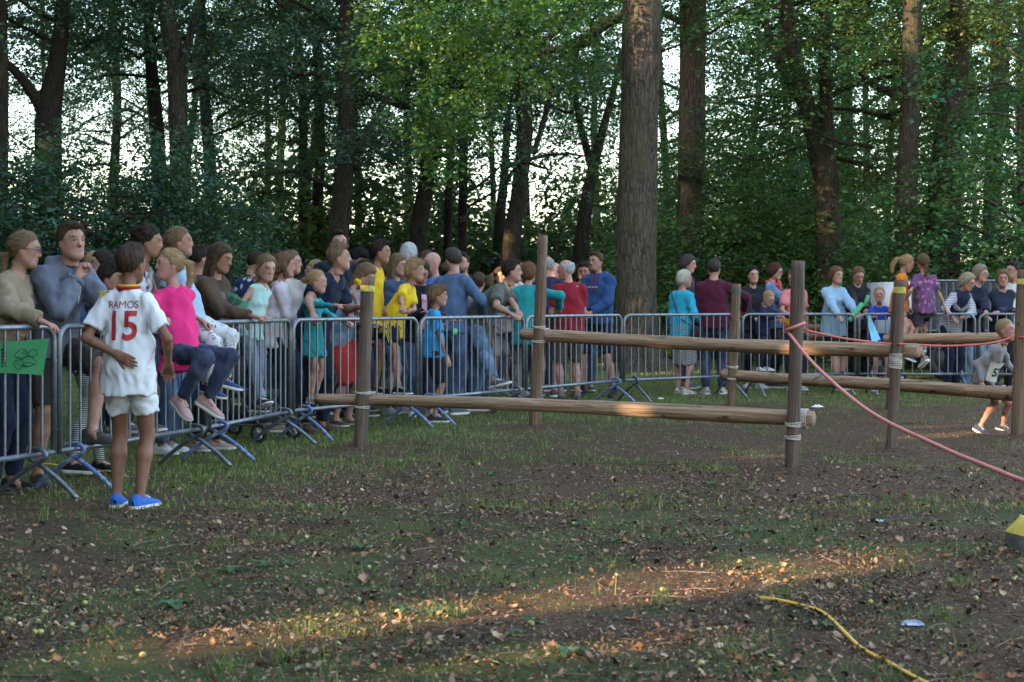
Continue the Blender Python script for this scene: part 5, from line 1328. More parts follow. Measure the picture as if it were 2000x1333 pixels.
        sc = hs * (.98 if sex == 'm' else .88); VV.append(g2 * sc @ M.T + wri[k]); QQ.append(gQ + n); CC.append(np.tile(np.array(skin) * np.array([1, .93, .93]), (len(gV), 1))); n += len(gV)
    body = np_mesh('person', np.concatenate(VV), np.concatenate(QQ), [SKINM], True, np.concatenate(CC))
    o = add('person', body); o.matrix_world = Matrix([[B[0, 0], B[0, 1], B[0, 2], X], [B[1, 0], B[1, 1], B[1, 2], Y], [B[2, 0], B[2, 1], B[2, 2], 0], [0, 0, 0, 1]])
    tag(o, label, 'person', group)
    J = dict(P=P, waist=waist, chest=chest, neck=neck, sh=sh, elb=elb, wri=wri, hip=hip, knee=knee, ank=ank, hc=hc, Hm=Hm, hs=hs, s=s, wd=wd, u2=u2, fwd=fwd, rgt=rgt, ch_r=ch_r, wa_r=wa_r, hi_r=hi_r, lim=lim, o=o, B=B, org=org, seed=seed)
    # ---------------- bottoms
    bk, bc = bot[0], bot[1]; bmat = cloth(bc, *(bot[2:] if len(bot) > 2 else ()))
    if bk != 'none' and bk != 'dress':
        f = Field(h); e = {'trousers': .016, 'loose': .026, 'leggings': .006, 'shorts': .016, 'kneeshorts': .018, 'skirt': .02, 'tightshorts': .010}[bk] * s
        f.cap(P - np.array([0, 0, .04 * s]), waist - u1 * .03 * s, hi_r + e * .35, wa_r + e * .35, .04, fwd, .74, flat1=True)
        if bk == 'skirt':
            kz = np.array([(knee[1][0] + knee[-1][0]) / 2, (knee[1][1] + knee[-1][1]) / 2 - .01, pz - .50 * s]); f.cap(P, kz, hi_r + .018, hi_r * 1.16, .03, fwd, .92, flat1=True)
        else:
            for k in (1, -1):
                if bk in ('shorts', 'kneeshorts', 'tightshorts'):
                    t = {'shorts': .62, 'kneeshorts': .93, 'tightshorts': .55}[bk]; b = hip[k] + (knee[k] - hip[k]) * t; f.cap(hip[k], b, .086 * lim * lg + e, (.084 - .022 * t) * lim * lg + e * 1.3, .02, flat1=True)
                else:
                    f.cap(hip[k], knee[k], .085 * lim * lg + e, .056 * lim * lg + e, .025); m = knee[k] + (ank[k] - knee[k]) * .32 - np.array([0, .012, 0]); f.cap(knee[k], m, .055 * lim * lg + e, .060 * lim * lg + e, .02); b = ank[k] + (knee[k] - ank[k]) * .06
                    f.cap(m, b, .058 * lim * lg + e, (.041 if bk != 'loose' else .055) * lim + e, .02, flat1=True)
        V, Q = f.mesh(None, .0052 if bk != 'leggings' else .001, seed, .085)
        add({'skirt': 'skirt', 'leggings': 'leggings'}.get(bk, 'shorts' if 'short' in bk else 'trousers'), np_mesh('bottoms', V, Q, [bmat], True), o)
    # ---------------- top
    tk, tc = top[0], top[1]; tmat = cloth(tc, *(top[2:] if len(top) > 2 else ()))
    f = Field(h); e = {'tshirt': .018, 'long': .015, 'hoodie': .025, 'jacket': .025, 'tank': .008, 'dress': .012, 'polo': .014, 'fleece': .018, 'vest': .026, 'sweater': .015}[tk] * s
    hemz = {'tshirt': .10, 'long': .09, 'hoodie': .06, 'jacket': .10, 'tank': .08, 'polo': .12, 'fleece': .11, 'vest': .08, 'sweater': .08, 'dress': .46}[tk] * s
    if hem is not None: hemz = hem * s
    low = P - np.array([0, 0, hemz]) if tk == 'dress' else P - u1 * hemz
    if tk == 'dress' and abs(lean) > 5: low = low + np.array([0, .05, 0])
    lowr = hi_r + e * 1.5 + .014 * s
    be = {'trousers': .016, 'loose': .026, 'leggings': .006, 'shorts': .016, 'kneeshorts': .018, 'skirt': .02, 'tightshorts': .010}.get(bk, .01) * s
    if hemz > .05 * s: lowr = max(lowr, (hipw + .083 * lim * lg + be + .006) if bk != 'skirt' else hi_r * 1.05 + .036)
    wtr = wa_r + e * 1.25 if tk in ('dress', 'tank', 'vest') else max(wa_r + e * 1.25, .97 * ((ch_r + e) * .5 + lowr * .5))
    f.cap(chest, neck - u2 * .105 * s, ch_r + e, ch_r * .80 + e, .04, fwd, .70); f.cap(waist, chest, wtr, ch_r + e, .04, fwd, .76)
    f.cap(waist, low, wtr, lowr * (1.12 if tk == 'dress' else 1.0), .05, fwd, .88 if tk != 'dress' else .9, flat1=True)
    for k in (1, -1): f.cap(neck - u2 * .038 * s + rgt * .035 * s * k, sh[k], .036 * lim + e, .046 * lim + e, .045)
    for k in (1, -1):
        if tk in ('tshirt', 'polo'): b = sh[k] + (elb[k] - sh[k]) * .72; f.cap(sh[k], b, .052 * lim + e, .047 * lim + e * 1.5, .03, flat1=True)
        elif tk in ('long', 'hoodie', 'jacket', 'fleece', 'sweater') or (tk == 'dress' and len(top) > 4):
            f.cap(sh[k], elb[k], .052 * lim + e, .041 * lim + e, .03); b = wri[k] + (elb[k] - wri[k]) * (.06 if tk != 'long' else .10); f.cap(elb[k], b, .042 * lim + e, .029 * lim + e * .9, .025, flat1=True)
        elif tk == 'dress': b = sh[k] + (elb[k] - sh[k]) * .5; f.cap(sh[k], b, .050 * lim + e, .046 * lim + e, .03, flat1=True)
    if sex == 'f':
        for k in (1, -1): f.ell(chest + rgt * .058 * s * k + fwd * .060 * s - u2 * .01, I3, (.050 * s + e * .6,) * 3, .07)
    if tk == 'hoodie':
        f.cap(neck + rgt * .06 * s - fwd * .075 * s + u2 * .0, neck - rgt * .06 * s - fwd * .075 * s, .042 * s, .042 * s, .03)
        for k in (1, -1): f.cap(neck + rgt * .075 * s * k - fwd * .05 * s + u2 * .005, neck + rgt * .05 * s * k + fwd * .05 * s - u2 * .035 * s, .026 * s, .018 * s, .025)
    if tk in ('polo', 'jacket', 'fleece'):
        a = np.linspace(0, 2 * np.pi, 9); cr = (.066 if tk == 'polo' else .070) * lim
        for q0, q1 in zip(a[:-1], a[1:]):
            pp = [neck - u2 * .022 * s + (rgt * math.cos(q) + fwd * (math.sin(q) * .95 + .12)) * cr + u2 * (.016 * s - .02 * s * max(0, math.sin(q))) for q in (q0, q1)]; f.cap(pp[0], pp[1], .013, .013, .008)
    nk = neck + u2 * .012 * s + fwd * .018 * s
    def post(Fv, X_, Y_, Z_):   # neck opening
        d = np.sqrt((X_ - nk[0]) ** 2 + (Y_ - nk[1]) ** 2 + (Z_ - nk[2]) ** 2) - .058 * lim
        return np.maximum(Fv, -d) if tk not in ('hoodie',) else Fv
    V, Q = f.mesh(post, .0075, seed + 50, .13)
    tn = {'tshirt': 'shirt', 'long': 'shirt', 'tank': 'tank_top', 'fleece': 'jacket', 'polo': 'polo_shirt'}.get(tk, tk)
    J['top'] = add(tn, np_mesh('top', V, Q, [tmat], True), o)
    if tk in ('hoodie', 'sweater', 'jacket', 'fleece'):
        for k in (1, -1):
            mb = MB(); c0 = wri[k] + (elb[k] - wri[k]) * .05; c1 = wri[k] + (elb[k] - wri[k]) * .16; mb.tube([c0, c0 * .5 + c1 * .5, c1], [.031 * lim + e * .75, .034 * lim + e, .033 * lim + e * .8], 12, False); mb.obj('cuff', tmat, o)
    if tk == 'jacket' and -75 < yaw + twist < 105 and (Y < 14 or inner is not None):
        patch_on(J, (-.030 * s, .030 * s, -.30 * s, .085 * s), chest + fwd * .02, u2, -rgt, inner if inner is not None else (.10, .10, .11), 'undershirt', 9)
        for sg in (-1, 1): patch_on(J, (sg * .037 * s - .006, sg * .037 * s + .006, -.32 * s, .09 * s), chest + fwd * .02, u2, -rgt, tuple(np.array(tc) * .55), 'jacket_edge', 9)
    # ---------------- hair, shoes, glasses, scarf
    if hair[0] != 'none':
        ho = add('hair', hair_mesh(hair[0], seed % 2), o, Vector(hc)); use_mat(ho, hair_mat(hair[1]))
        ho.rotation_euler = Matrix(Hm.tolist()).to_euler(); ho.scale = (hs,) * 3
    if shoes is not None and feet:
        sm = cloth(shoes, None, None, .7)
        for k in (1, -1):
            sh_n = ank[k] - knee[k]; dirf = np.array([.25 * k, 1.0, 0.0])
            if abs(nrm(sh_n)[2]) < .93: dirf = dirf * .75 + np.array([0, 0, .5 * nrm(sh_n)[1]])
            if ank[k][2] - an > z + .06 and pel is not None: dirf = dirf + np.array([0, 0, -.25])
            d = nrm(dirf); r_ = nrm(np.cross(d, [0, 0, 1])); u = np.cross(r_, d)
            so = add('shoe', SHOE, o); use_mat(so, sm); sz = s * (.94 if sex == 'f' else 1.02)
            if kid: sz *= 1.08
            M = Matrix([[r_[0], d[0], u[0], 0], [r_[1], d[1], u[1], 0], [r_[2], d[2], u[2], 0], [0, 0, 0, 1]]); so.matrix_local = Matrix.Translation(Vector(ank[k] - u * an)) @ M @ Matrix.Scale(sz, 4)
            sl = add('sole', SOLE, so); use_mat(sl, SOLEW if sole == 'w' else SOLED)
            la = add('laces', LACES, so); use_mat(la, LACEM if sole == 'w' else LACED)
            if socks is not None:
                mb = MB(); mb.tube([ank[k] - (ank[k] - knee[k]) * .0, ank[k] - (ank[k] - knee[k]) * .16], [.037 * lim + .003, .042 * lim + .003], 12, False); mb.obj('sock', cloth(socks), o)
    if glasses is not None:
        g = MB()
        for k in (1, -1):
            a = np.linspace(0, 6.283, 14, endpoint=False); g.tube(np.stack([k * .031 + np.cos(a) * .023, np.full(14, .103), .003 + np.sin(a) * .016], 1), .0022, 5, False, closed=True)
            g.tube([[k * .054, .102, .006], [k * .078, .06, .010], [k * .080, -.012, .008]], .0024, 5, False)
        g.tube([[-.009, .105, .006], [.009, .105, .006]], .0022, 5, False)
        go = g.obj('glasses', simple('glasses_frame', glasses, 0.35, .1, bs=0), o); go.location = Vector(hc); go.rotation_euler = Matrix(Hm.tolist()).to_euler(); go.scale = (hs,) * 3
    if scarf is not None:
        f = Field(.011); a = np.linspace(0, 6.283, 10)
        for q0, q1 in zip(a[:-1], a[1:]):
            pp = [neck - u2 * .02 * s + (rgt * math.cos(q) + fwd * (math.sin(q) + .1)) * .078 * lim - u2 * .025 * math.sin(q) for q in (q0, q1)]; f.cap(pp[0], pp[1], .03, .03, .02)
        f.cap(neck + fwd * .10 * s + rgt * .03 * s, chest + fwd * .13 * s + rgt * .04 * s - u2 * .08 * s, .034, .03, .02); V, Q = f.mesh(None, .005, seed, .05)
        add('scarf', np_mesh('scarf', V, Q, [cloth(scarf)], True), o)
    return J

def local_band(J, p0, p1, w, off, col, name='strap', n=18, bulge=0.0):
    """a strap that follows the top of a person: straight line p0-p1 (local) pushed out of the garment by ray casts"""
    me = J['top'].data; from mathutils.bvhtree import BVHTree
    if 'bvh' not in J: J['bvh'] = BVHTree.FromPolygons([v.co for v in me.vertices], [p.vertices for p in me.polygons])
    return J['bvh']

def project(J, UV, origin_z_axis, depth, off):
    """project flat points on the top garment: UV in metres about an origin, along -axis"""
    bvh = local_band(J, None, None, 0, 0, None); o, ux, uy, ax = origin_z_axis; out = []
    for u, v in UV:
        st = Vector(o + ux * u + uy * v + ax * depth); hit = bvh.ray_cast(st, Vector(-ax), depth * 2)
        out.append((np.array(hit[0]) + ax * off) if hit[0] is not None else np.array(st) - ax * depth * .8)
    return np.array(out)

def text_on(J, txt, size, centre, up, right, col, name='lettering', stretch=1.0, bold=0.0, off=.004):
    cu = bpy.data.curves.new('lettering', 'FONT'); cu.body = txt; cu.align_x = 'CENTER'; cu.align_y = 'CENTER'; cu.size = size; cu.offset = bold; cu.resolution_u = 3
    t = bpy.data.objects.new('tmp', cu); COL.objects.link(t); dg = bpy.context.evaluated_depsgraph_get(); me = bpy.data.meshes.new_from_object(t.evaluated_get(dg)); COL.objects.unlink(t); bpy.data.objects.remove(t); 
    bm = bmesh.new(); bm.from_mesh(me); bmesh.ops.triangulate(bm, faces=bm.faces[:])
    for _ in range(2): bmesh.ops.subdivide_edges(bm, edges=[e for e in bm.edges if e.calc_length() > .02], cuts=1, use_grid_fill=False)
    bmesh.ops.triangulate(bm, faces=bm.faces[:])
    uv = [(v.co.x * stretch, v.co.y) for v in bm.verts]; ax = np.cross(right, up)
    Pn = project(J, uv, (centre, right, up, ax), .25, off)
    for v, p in zip(bm.verts, Pn): v.co = p
    bm.to_mesh(me); bm.free(); me.materials.clear(); me.materials.append(simple('print', col, .6, .1, bs=0))
    add(name, me, J['o'])

def patch_on(J, poly_uv, centre, up, right, col, name, n=6):
    """a flat strip (u0, u1, v0, v1) laid on the garment"""
    u0, u1, v0, v1 = poly_uv; ax = np.cross(right, up); U = np.linspace(u0, u1, n); Vv = np.linspace(v0, v1, n)
    uv = [(a, b) for b in Vv for a in U]; P_ = project(J, uv, (centre, right, up, ax), .3, .011); i = (np.arange(n - 1)[:, None] * n + np.arange(n - 1)[None]).ravel()
    me = np_mesh(name, P_, np.stack([i, i + 1, i + 1 + n, i + n], 1), [cloth(col) if not hasattr(col, 'name') else col], True); add(name, me, J['o'])
# ================================================================== the people
JEANS = (0.055, 0.085, 0.16); DJEANS = (0.022, 0.030, 0.058); LJEANS = (0.16, 0.22, 0.32); NAVY = (0.014, 0.019, 0.042); BLK = (0.013, 0.013, 0.015); TAN = (.50, .30, .22); PALE = (.58, .37, .29); WARM = (.42, .235, .155); PINKISH = (.58, .34, .27)
FC = 'spectators behind the barriers'
def w(*a): return ('w',) + a

# ---- left end, near
J = person('woman in a beige jacket and glasses leaning on the first barrier', 2, 9.95, 1.69, 82, 'f', lean=14, hy=12, hp=2, RH=w(80, 628, 9.55), LH=w(45, 640, 9.62), rp=(.9, -.4, -.4), lp=(-.6, .2, -.7), hands=('relax', 'hold'),
       top=('jacket', (.27, .205, .13)), bot=('trousers', NAVY), shoes=BLK, hair=('lowpony', DBLOND), skin=TAN, glasses=(.02, .02, .025), sole='d', rot_hand=((0, -.2, 1), (0, .3, 1)), group=FC, inner=(.012, .014, .03))
J = person('man in a grey hoodie leaning on the barrier with a fist at his chin', 92, 10.35, 1.80, 52, 'm', lean=30, side=2, hy=-6, hp=-14, RH=('h', .02, .085, -.235), LH=w(222, 612, 10.0), rp=(.5, .3, -1), lp=(-.7, .1, -.9), hands=('fist', 'relax'), RFt=None, LFt=(-.05, .42, .30), lk=(-.2, 1, .2),
       top=('hoodie', (.135, .145, .185)), bot=('kneeshorts', (.055, .042, .038)), shoes=(.07, .06, .055), hair=('top', BROWN), skin=TAN, sole='d', rot_hand=((.3, -.9, .3), None), group=FC)
mb = MB()
for k in (.03, -.03): mb.tube(spline([J['neck'] + J['fwd'] * .085 + J['rgt'] * k, J['neck'] + J['fwd'] * .135 + J['rgt'] * k * 1.3 - J['u2'] * .06, J['chest'] + J['fwd'] * .165 + J['rgt'] * k * 1.3 + J['u2'] * .02], 10), .0045, 6)
mb.obj('drawstring', simple('white_cord', (.6, .6, .6), .9, .1, bs=0), J['o'])
person('girl in black with striped leggings and a mauve jacket round her waist', 172, 10.95, 1.50, 75, 'c', lean=16, side=-6, RH=(.12, .42, 1.05), LH=(-.12, .42, 1.05), RFt=w(196, 925, 11.05), LFt=w(140, 938, 10.75), top=('long', (.02, .02, .022), 'flecks', (.4, .4, .4)), bot=('leggings', (.015, .015, .016), 'stripes', (.5, .5, .5), .9, 2.4), shoes=BLK, hair=('boy', DBROWN), group=FC)
J = person('boy in a white football jersey with number 15, back to the camera', 252, 9.15, 1.545, 172, 'c', lean=-3, hy=-14, hp=4, LH=(-.02, -.135, .925), lp=(-1, -.15, -.25), RH=(.20, .12, .86), rp=(.8, -.7, -.2), hands=('relax', 'flat'), LFt=(-.085, .02, 0), RFt=(.075, -.02, 0),
       top=('tshirt', (.74, .74, .78)), bot=('shorts', (.70, .70, .74)), shoes=(.03, .13, .50), hair=('short', (.05, .030, .020)), skin=(.30, .155, .098), build=1.02, rot_hand=(None, (-.2, -1, .2)), hem=.16, h=.0105)
bc = J['chest'] - J['fwd'] * .1; RB = -J['rgt'] * -1.0
text_on(J, 'RAMOS', .062, bc + J['u2'] * .085, J['u2'], J['rgt'], (.30, .012, .02), stretch=.92)
text_on(J, '15', .235, bc - J['u2'] * .045, J['u2'], J['rgt'], (.36, .012, .018), 'jersey_number', stretch=.84, bold=.006)
for k in range(3):
    patch_on(J, (-.012 + k * .012 - .004, -.012 + k * .012 + .003, -.36, .10), J['waist'] + J['u2'] * .10 - J['rgt'] * .08, J['u2'], nrm(J['fwd'] * -.75 + J['rgt'] * .5), (.36, .02, .03), 'side_stripe', 12)
for u, v in ((-.125, .155), (-.145, .14), (-.105, .17)): patch_on(J, (u - .012, u + .010, v - .010, v + .010), bc, J['u2'], J['rgt'], (.72, .50, .04), 'gold_print', 4)
mb = MB(); a = np.linspace(0, 6.283, 22, endpoint=False); nk = J['neck'] + J['u2'] * .012
mb.tube(nk + np.stack([J['rgt'] * math.cos(t) * .062 + J['fwd'] * (math.sin(t) * .062 + .012) for t in a]), .011, 8, False, closed=True); mb.obj('collar', cloth((.45, .02, .03)), J['o'])
mb = MB(); mb.tube(nk + J['u2'] * .012 + np.stack([J['rgt'] * math.cos(t) * .060 + J['fwd'] * (math.sin(t) * .060 + .012) for t in a]), .0065, 8, False, closed=True); mb.obj('collar_trim', cloth((.70, .50, .04)), J['o'])

J = person('curly dark-haired girl in navy and white standing on the barrier', 262, 11.0, 1.44, 74, 'c', z=.30, lean=10, hy=22, RH=(.2, .25, 1.15), LH=(-.2, .25, 1.15), top=('tank', (.60, .60, .64), 'flecks', (.02, .025, .06), .9, .6), bot=('trousers', DJEANS), shoes=(.16, .15, .16), hair=('curly', DBROWN), skin=WARM, group=FC)
J = person('girl with a long plait and floral trousers sitting on the barrier', 366, 11.42, 1.34, 82, 'c', pel=1.12, lean=-14, hy=14, RH=(.20, -.02, 1.10), LH=(-.20, -.02, 1.10), RFt=w(408, 772, 11.15), LFt=w(436, 757, 11.5), rk=(.1, 1, .6), lk=(-.1, 1, .6), hands=('grip', 'grip'), top=('tshirt', (.36, .47, .60)), bot=('loose', (.60, .60, .62), 'flecks', (.12, .12, .16), .9, .9), shoes=(.03, .06, .16), hair=('braid', DBLOND), skin=WARM, socks=(.5, .5, .52), group=FC)
J = person('blonde girl in a bright pink T-shirt hanging off the barrier', 350, 10.95, 1.45, 62, 'c', pel=.90, lean=-10, side=-4, twist=-38, hy=-82, RH=(.32, .10, 1.12), LH=(-.30, -.05, 1.10), RFt=w(352, 800, 10.72), LFt=w(404, 800, 10.9), rk=(.1, 1, .1), lk=(-.3, 1, .1), hands=('grip', 'grip'), top=('tshirt', (.78, .035, .20)), bot=('trousers', DJEANS, 'denim'), shoes=(.42, .25, .24), hair=('pony', BLOND), skin=PINKISH, hem=.20)
person('auburn-haired woman in jeans and white sneakers behind the girls', 322, 12.5, 1.77, 70, 'f', lean=6, hy=30, side=8, RH=(.25, .2, 1.0), top=('long', (.05, .05, .06)), bot=('trousers', JEANS, 'denim'), shoes=(.62, .62, .62), hair=('bob', AUBURN), group=FC)
person('woman in a brown leather jacket with one hand on the rail', 402, 12.75, 1.72, 62, 'f', lean=12, hy=10, hp=10, RH=w(492, 618, 12.5), rp=(.5, -.2, -1), hands=('grip', 'relax'), top=('jacket', (.085, .05, .033)), bot=('trousers', BLK), shoes=(.40, .30, .26), hair=('long', BROWN), skin=WARM, group=FC)
person('woman in dark-rimmed glasses seen between the hoodie and the white jersey', 206, 14.2, 1.69, -50, 'f', hy=-10, top=('jacket', (.03, .04, .045)), bot=('trousers', DJEANS), hair=('bob', DBROWN), glasses=(.02, .02, .02), skin=PALE, group=FC)
person('small blond child in front of the woman with dark-rimmed glasses', 212, 13.6, 1.53, 15, 'c', hy=20, top=('long', (.06, .09, .09)), hair=('short', DBLOND), skin=PALE, group=FC)
person('blond head in a blue collar behind the grey hoodie', 180, 15.6, 1.72, 40, 'f', top=('long', (.05, .09, .20)), hair=('bob', BLOND), skin=PALE, group=FC)
# ---- third panel
J = person('little girl with plaits standing on the rail with a green folder', 488, 13.05, 1.30, 52, 'c', z=.30, lean=14, side=-12, hy=-16, hp=6, RH=w(478, 625, 12.75), LH=w(522, 622, 13.0), RFt=w(515, 812, 12.75), LFt=w(498, 806, 13.1), hands=('hold', 'grip'), top=('tank', (.42, .62, .58)), bot=('trousers', (.20, .23, .30)), shoes=(.06, .02, .04), hair=('braids', DBLOND), skin=PALE, group=FC)
person('woman with black hair in profile behind the girl with plaits', 436, 15.2, 1.66, -62, 'f', top=('long', (.02, .035, .04)), bot=('trousers', BLK), hair=('long', BLACK), skin=TAN, group=FC)
person('man in a navy shirt with white specks, turned away', 492, 16.2, 1.76, 150, 'm', hy=-30, hp=14, top=('long', (.02, .035, .09), 'dots', (.4, .45, .5), .9, .5), bot=('trousers', DJEANS), hair=('buzz', DBROWN), skin=TAN, group=FC)
person('child with brown hair in dusty pink behind the polka-dot cardigan', 517, 15.6, 1.46, 60, 'c', top=('long', (.40, .28, .28)), hair=('boy', DBROWN), skin=WARM, group=FC)
person('woman with a short brown bob in a white cardigan with pink dots', 540, 14.6, 1.68, 112, 'f', lean=4, hy=-8, RH=(.18, .28, 1.0), LH=(-.15, .3, 1.0), top=('fleece', (.66, .60, .60), 'dots', (.62, .36, .40), .9, .8), bot=('trousers', DJEANS), shoes=(.3, .2, .15), hair=('bob', GINGER), skin=PINKISH, group=FC)
person('blonde woman in a cream jacket stretching out an arm', 563, 15.6, 1.74, 84, 'f', hy=-4, LH=(-.1, .58, 1.33), top=('jacket', (.46, .40, .35)), bot=('trousers', DJEANS), hair=('lowpony', DBLOND), skin=PINKISH, group=FC)
J = person('young man in a navy T-shirt resting a forearm on the rail, face turned right', 610, 14.55, 1.82, 60, 'm', lean=30, hy=34, hp=-16, RH=w(612, 616, 13.85), LH=w(705, 600, 14.55), rp=(.9, .1, -.5), lp=(-.5, .1, -.9), hands=('grip', 'relax'), top=('tshirt', (.013, .018, .042)), bot=('trousers', (.014, .017, .028)), shoes=(.10, .06, .04), hair=('top', DBLOND), skin=TAN, sole='d', group=FC)
J = person('little girl in a teal dress pointing over the barrier', 612, 14.15, 1.16, 62, 'c', z=.30, hy=18, hp=2, RH=w(692, 601, 13.7), LH=(-.15, .26, 1.05), rp=(.5, -.1, -1), hands=('point', 'grip'), top=('dress', (.02, .26, .28), None, None, True), bot=('tightshorts', (.02, .24, .27)), shoes=(.30, .24, .2), hair=('bun', BLOND), skin=PINKISH, hem=.30, group=FC)
person('woman in a red skirt and denim blouse bending forward', 668, 15.25, 1.66, 70, 'f', lean=26, hp=20, RH=(.2, .45, 1.02), LH=(-.2, .45, 1.02), top=('tshirt', (.20, .27, .36)), bot=('skirt', (.62, .05, .045)), shoes=(.10, .07, .05), hair=('long', DBLOND), skin=PINKISH, group=FC)
person('tall man with glasses and dark hair looking over everyone', 660, 15.9, 1.97, 30, 'm', hy=-12, top=('long', (.012, .014, .024)), bot=('trousers', DJEANS), hair=('top', DBROWN), glasses=(.05, .04, .04), skin=PALE, group=FC)
person('dark-haired man in a purple shirt looking down', 692, 17.2, 1.84, 60, 'm', hp=26, top=('long', (.30, .14, .40)), hair=('boy', BLACK), skin=PINKISH, group=FC)
person('person in a pink top behind the tall yellow-shirted boy', 706, 16.6, 1.66, 95, 'f', top=('tshirt', (.70, .25, .42)), hair=('boy', DBROWN), skin=TAN, group=FC)
J = person('dark-haired boy in a yellow T-shirt standing tall on the rail', 722, 15.3, 1.52, 72, 'c', z=.30, lean=10, hy=12, RH=w(700, 598, 14.95), LH=w(752, 604, 15.3), rp=(.3, -1, 0), lp=(-.5, -.6, 0), hands=('grip', 'grip'), RFt=w(702, 790, 14.9), top=('tshirt', (.75, .50, .02)), bot=('shorts', BLK), shoes=BLK, hair=('short', DBROWN), skin=WARM, hem=.14, group=FC)
J = person('blond boy in a yellow T-shirt hunched over the barrier', 768, 15.35, 1.36, 70, 'c', z=.30, lean=30, hy=6, hp=-10, RH=w(785, 608, 14.75), LH=w(802, 606, 15.1), rp=(.9, -.4, -.5), lp=(-.8, 0, -.6), hands=('fist', 'fist'), RFt=w(782, 792, 15.05), LFt=w(760, 792, 15.3), top=('tshirt', (.78, .52, .02)), bot=('shorts', BLK), shoes=BLK, hair=('boy', BLOND), skin=TAN, hem=.16, group=FC)
for k in range(3): 
    mb = MB(); a = J['hip'][1] + np.array([.098, -.02 + k * .018, .02]); b = J['hip'][1] + (J['knee'][1] - J['hip'][1]) * .58 + np.array([.092, -.015 + k * .018, 0]); mb.tube(spline([a, (a + b) / 2 + np.array([.006, 0, 0]), b], 8), .005, 5); mb.obj('side_stripe', cloth((.70, .55, .05)), J['o'])
person('fair woman in a denim jacket between the two yellow-shirted boys', 772, 16.9, 1.75, 60, 'f', hp=6, top=('jacket', (.05, .075, .13)), bot=('trousers', LJEANS, 'denim'), shoes=(.4, .38, .36), hair=('long', DBLOND), skin=PALE, group=FC)
person('tall white-haired person standing behind the crowd', 797, 18.2, 1.92, 170, 'm', top=('long', (.10, .10, .11)), hair=('bob', WHITE), skin=PINKISH, group=FC)
J = person('dark-haired woman in a pink tee and open jacket checking her phone', 822, 16.5, 1.68, 20, 'f', hy=-8, hp=30, RH=(.06, .28, 1.12), LH=(-.10, .30, 1.08), hands=('hold', 'hold'), top=('jacket', (.016, .018, .026)), bot=('trousers', JEANS, 'denim'), shoes=(.5, .5, .52), hair=('bun', DBROWN), skin=WARM, group=FC, inner=(.55, .30, .40))
text_on(J, 'FA', .045, J['chest'] + J['u2'] * .01, J['u2'], -J['rgt'], (.03, .02, .03), 'shirt_print', off=.016)
person('dark-haired head behind the hunched yellow-shirted boy', 782, 18.6, 1.74, 150, 'f', top=('long', (.03, .03, .04)), hair=('bob', DBROWN), group=FC)
person('person with a light brown bob left of the bald man', 832, 18.2, 1.83, 160, 'f', top=('jacket', (.015, .02, .035)), hair=('bob', BROWN), group=FC)
person('bald man in a cornflower blue shirt', 850, 17.9, 1.80, -60, 'm', top=('polo', (.12, .22, .62)), hair=('none', GREY), skin=PINKISH, group=FC)
J = person('man in a slate blue sweatshirt with his back to the camera', 880, 16.9, 1.82, 150, 'm', lean=10, hy=62, RH=(.30, .22, 1.06), LH=(-.24, .12, 1.04), rp=(1, -.6, -.2), lp=(-1, -.5, -.2), top=('sweater', (.075, .125, .22)), bot=('trousers', JEANS, 'denim'), shoes=(.10, .11, .13), hair=('short', (.055, .045, .038)), skin=PINKISH, group=FC, RFt=(.12, -.1, 0), LFt=(-.14, .1, 0))
J = person('boy in a bright sky-blue T-shirt standing at the barrier joint', 846, 15.75, 1.36, 108, 'c', lean=2, hy=-16, RH=(.22, .10, .60), LH=(-.16, .25, 1.03), hands=('relax', 'grip'), RFt=(.07, -.01, 0), LFt=(-.07, .03, 0), top=('tshirt', (.02, .30, .66)), bot=('kneeshorts', (.02, .024, .04)), shoes=(.03, .03, .035), hair=('boy', DBLOND), skin=TAN, hem=.08, group=FC)
J = person('man in an olive T-shirt leaning both forearms on the rail', 930, 17.15, 1.82, 76, 'm', lean=44, hy=16, hp=-18, RH=w(1000, 615, 16.5), LH=w(1012, 610, 16.75), rp=(.8, -.2, -.6), lp=(-.8, .2, -.6), hands=('fist', 'hold'), RFt=w(968, 768, 16.35), LFt=(-.15, -.1, 0), rk=(.1, 1, .4), top=('tshirt', (.095, .105, .085)), bot=('trousers', (.08, .13, .21), 'denim'), shoes=(.11, .12, .13), hair=('top', DBROWN), skin=TAN, sole='w', group=FC)
person('bearded man with glasses in a navy top standing back', 905, 19.2, 1.84, 22, 'm', hy=-40, top=('long', (.018, .025, .055), 'flecks', (.35, .35, .4), .9, .3), hair=('short', DBROWN), glasses=(.05, .04, .04), skin=PALE, beard=(.06, .035, .022), group=FC)
person('shorter person seen from behind in front of the bearded man', 934, 18.4, 1.55, 175, 'c', top=('long', (.16, .15, .14)), hair=('short', BROWN), skin=PINKISH, group=FC)
person('woman with a white scarf and tied-back hair', 1010, 20.2, 1.74, 40, 'f', hp=8, hy=-10, RH=(.1, .28, 1.0), top=('jacket', (.42, .34, .30)), bot=('trousers', NAVY), shoes=(.5, .5, .5), hair=('lowpony', DBLOND), skin=TAN, scarf=(.66, .65, .64), group=FC)
person('person in light shorts standing behind the olive T-shirt', 975, 20.6, 1.68, 30, 'f', top=('tshirt', (.36, .30, .30)), bot=('kneeshorts', (.40, .36, .35)), shoes=(.16, .16, .18), hair=('lowpony', BROWN), group=FC)
J = person('woman in a teal fleece with her back turned and one elbow on the rail', 1030, 17.95, 1.68, 172, 'f', lean=2, hy=-20, RH=(.36, .12, 1.16), LH=(-.12, .30, 1.0), rp=(1, -.6, .1), top=('fleece', (.02, .27, .28)), bot=('loose', (.21, .18, .15)), shoes=(.08, .07, .07), hair=('shortf', GINGER), skin=PINKISH, sole='d', group=FC, hem=.18, build=1.1)
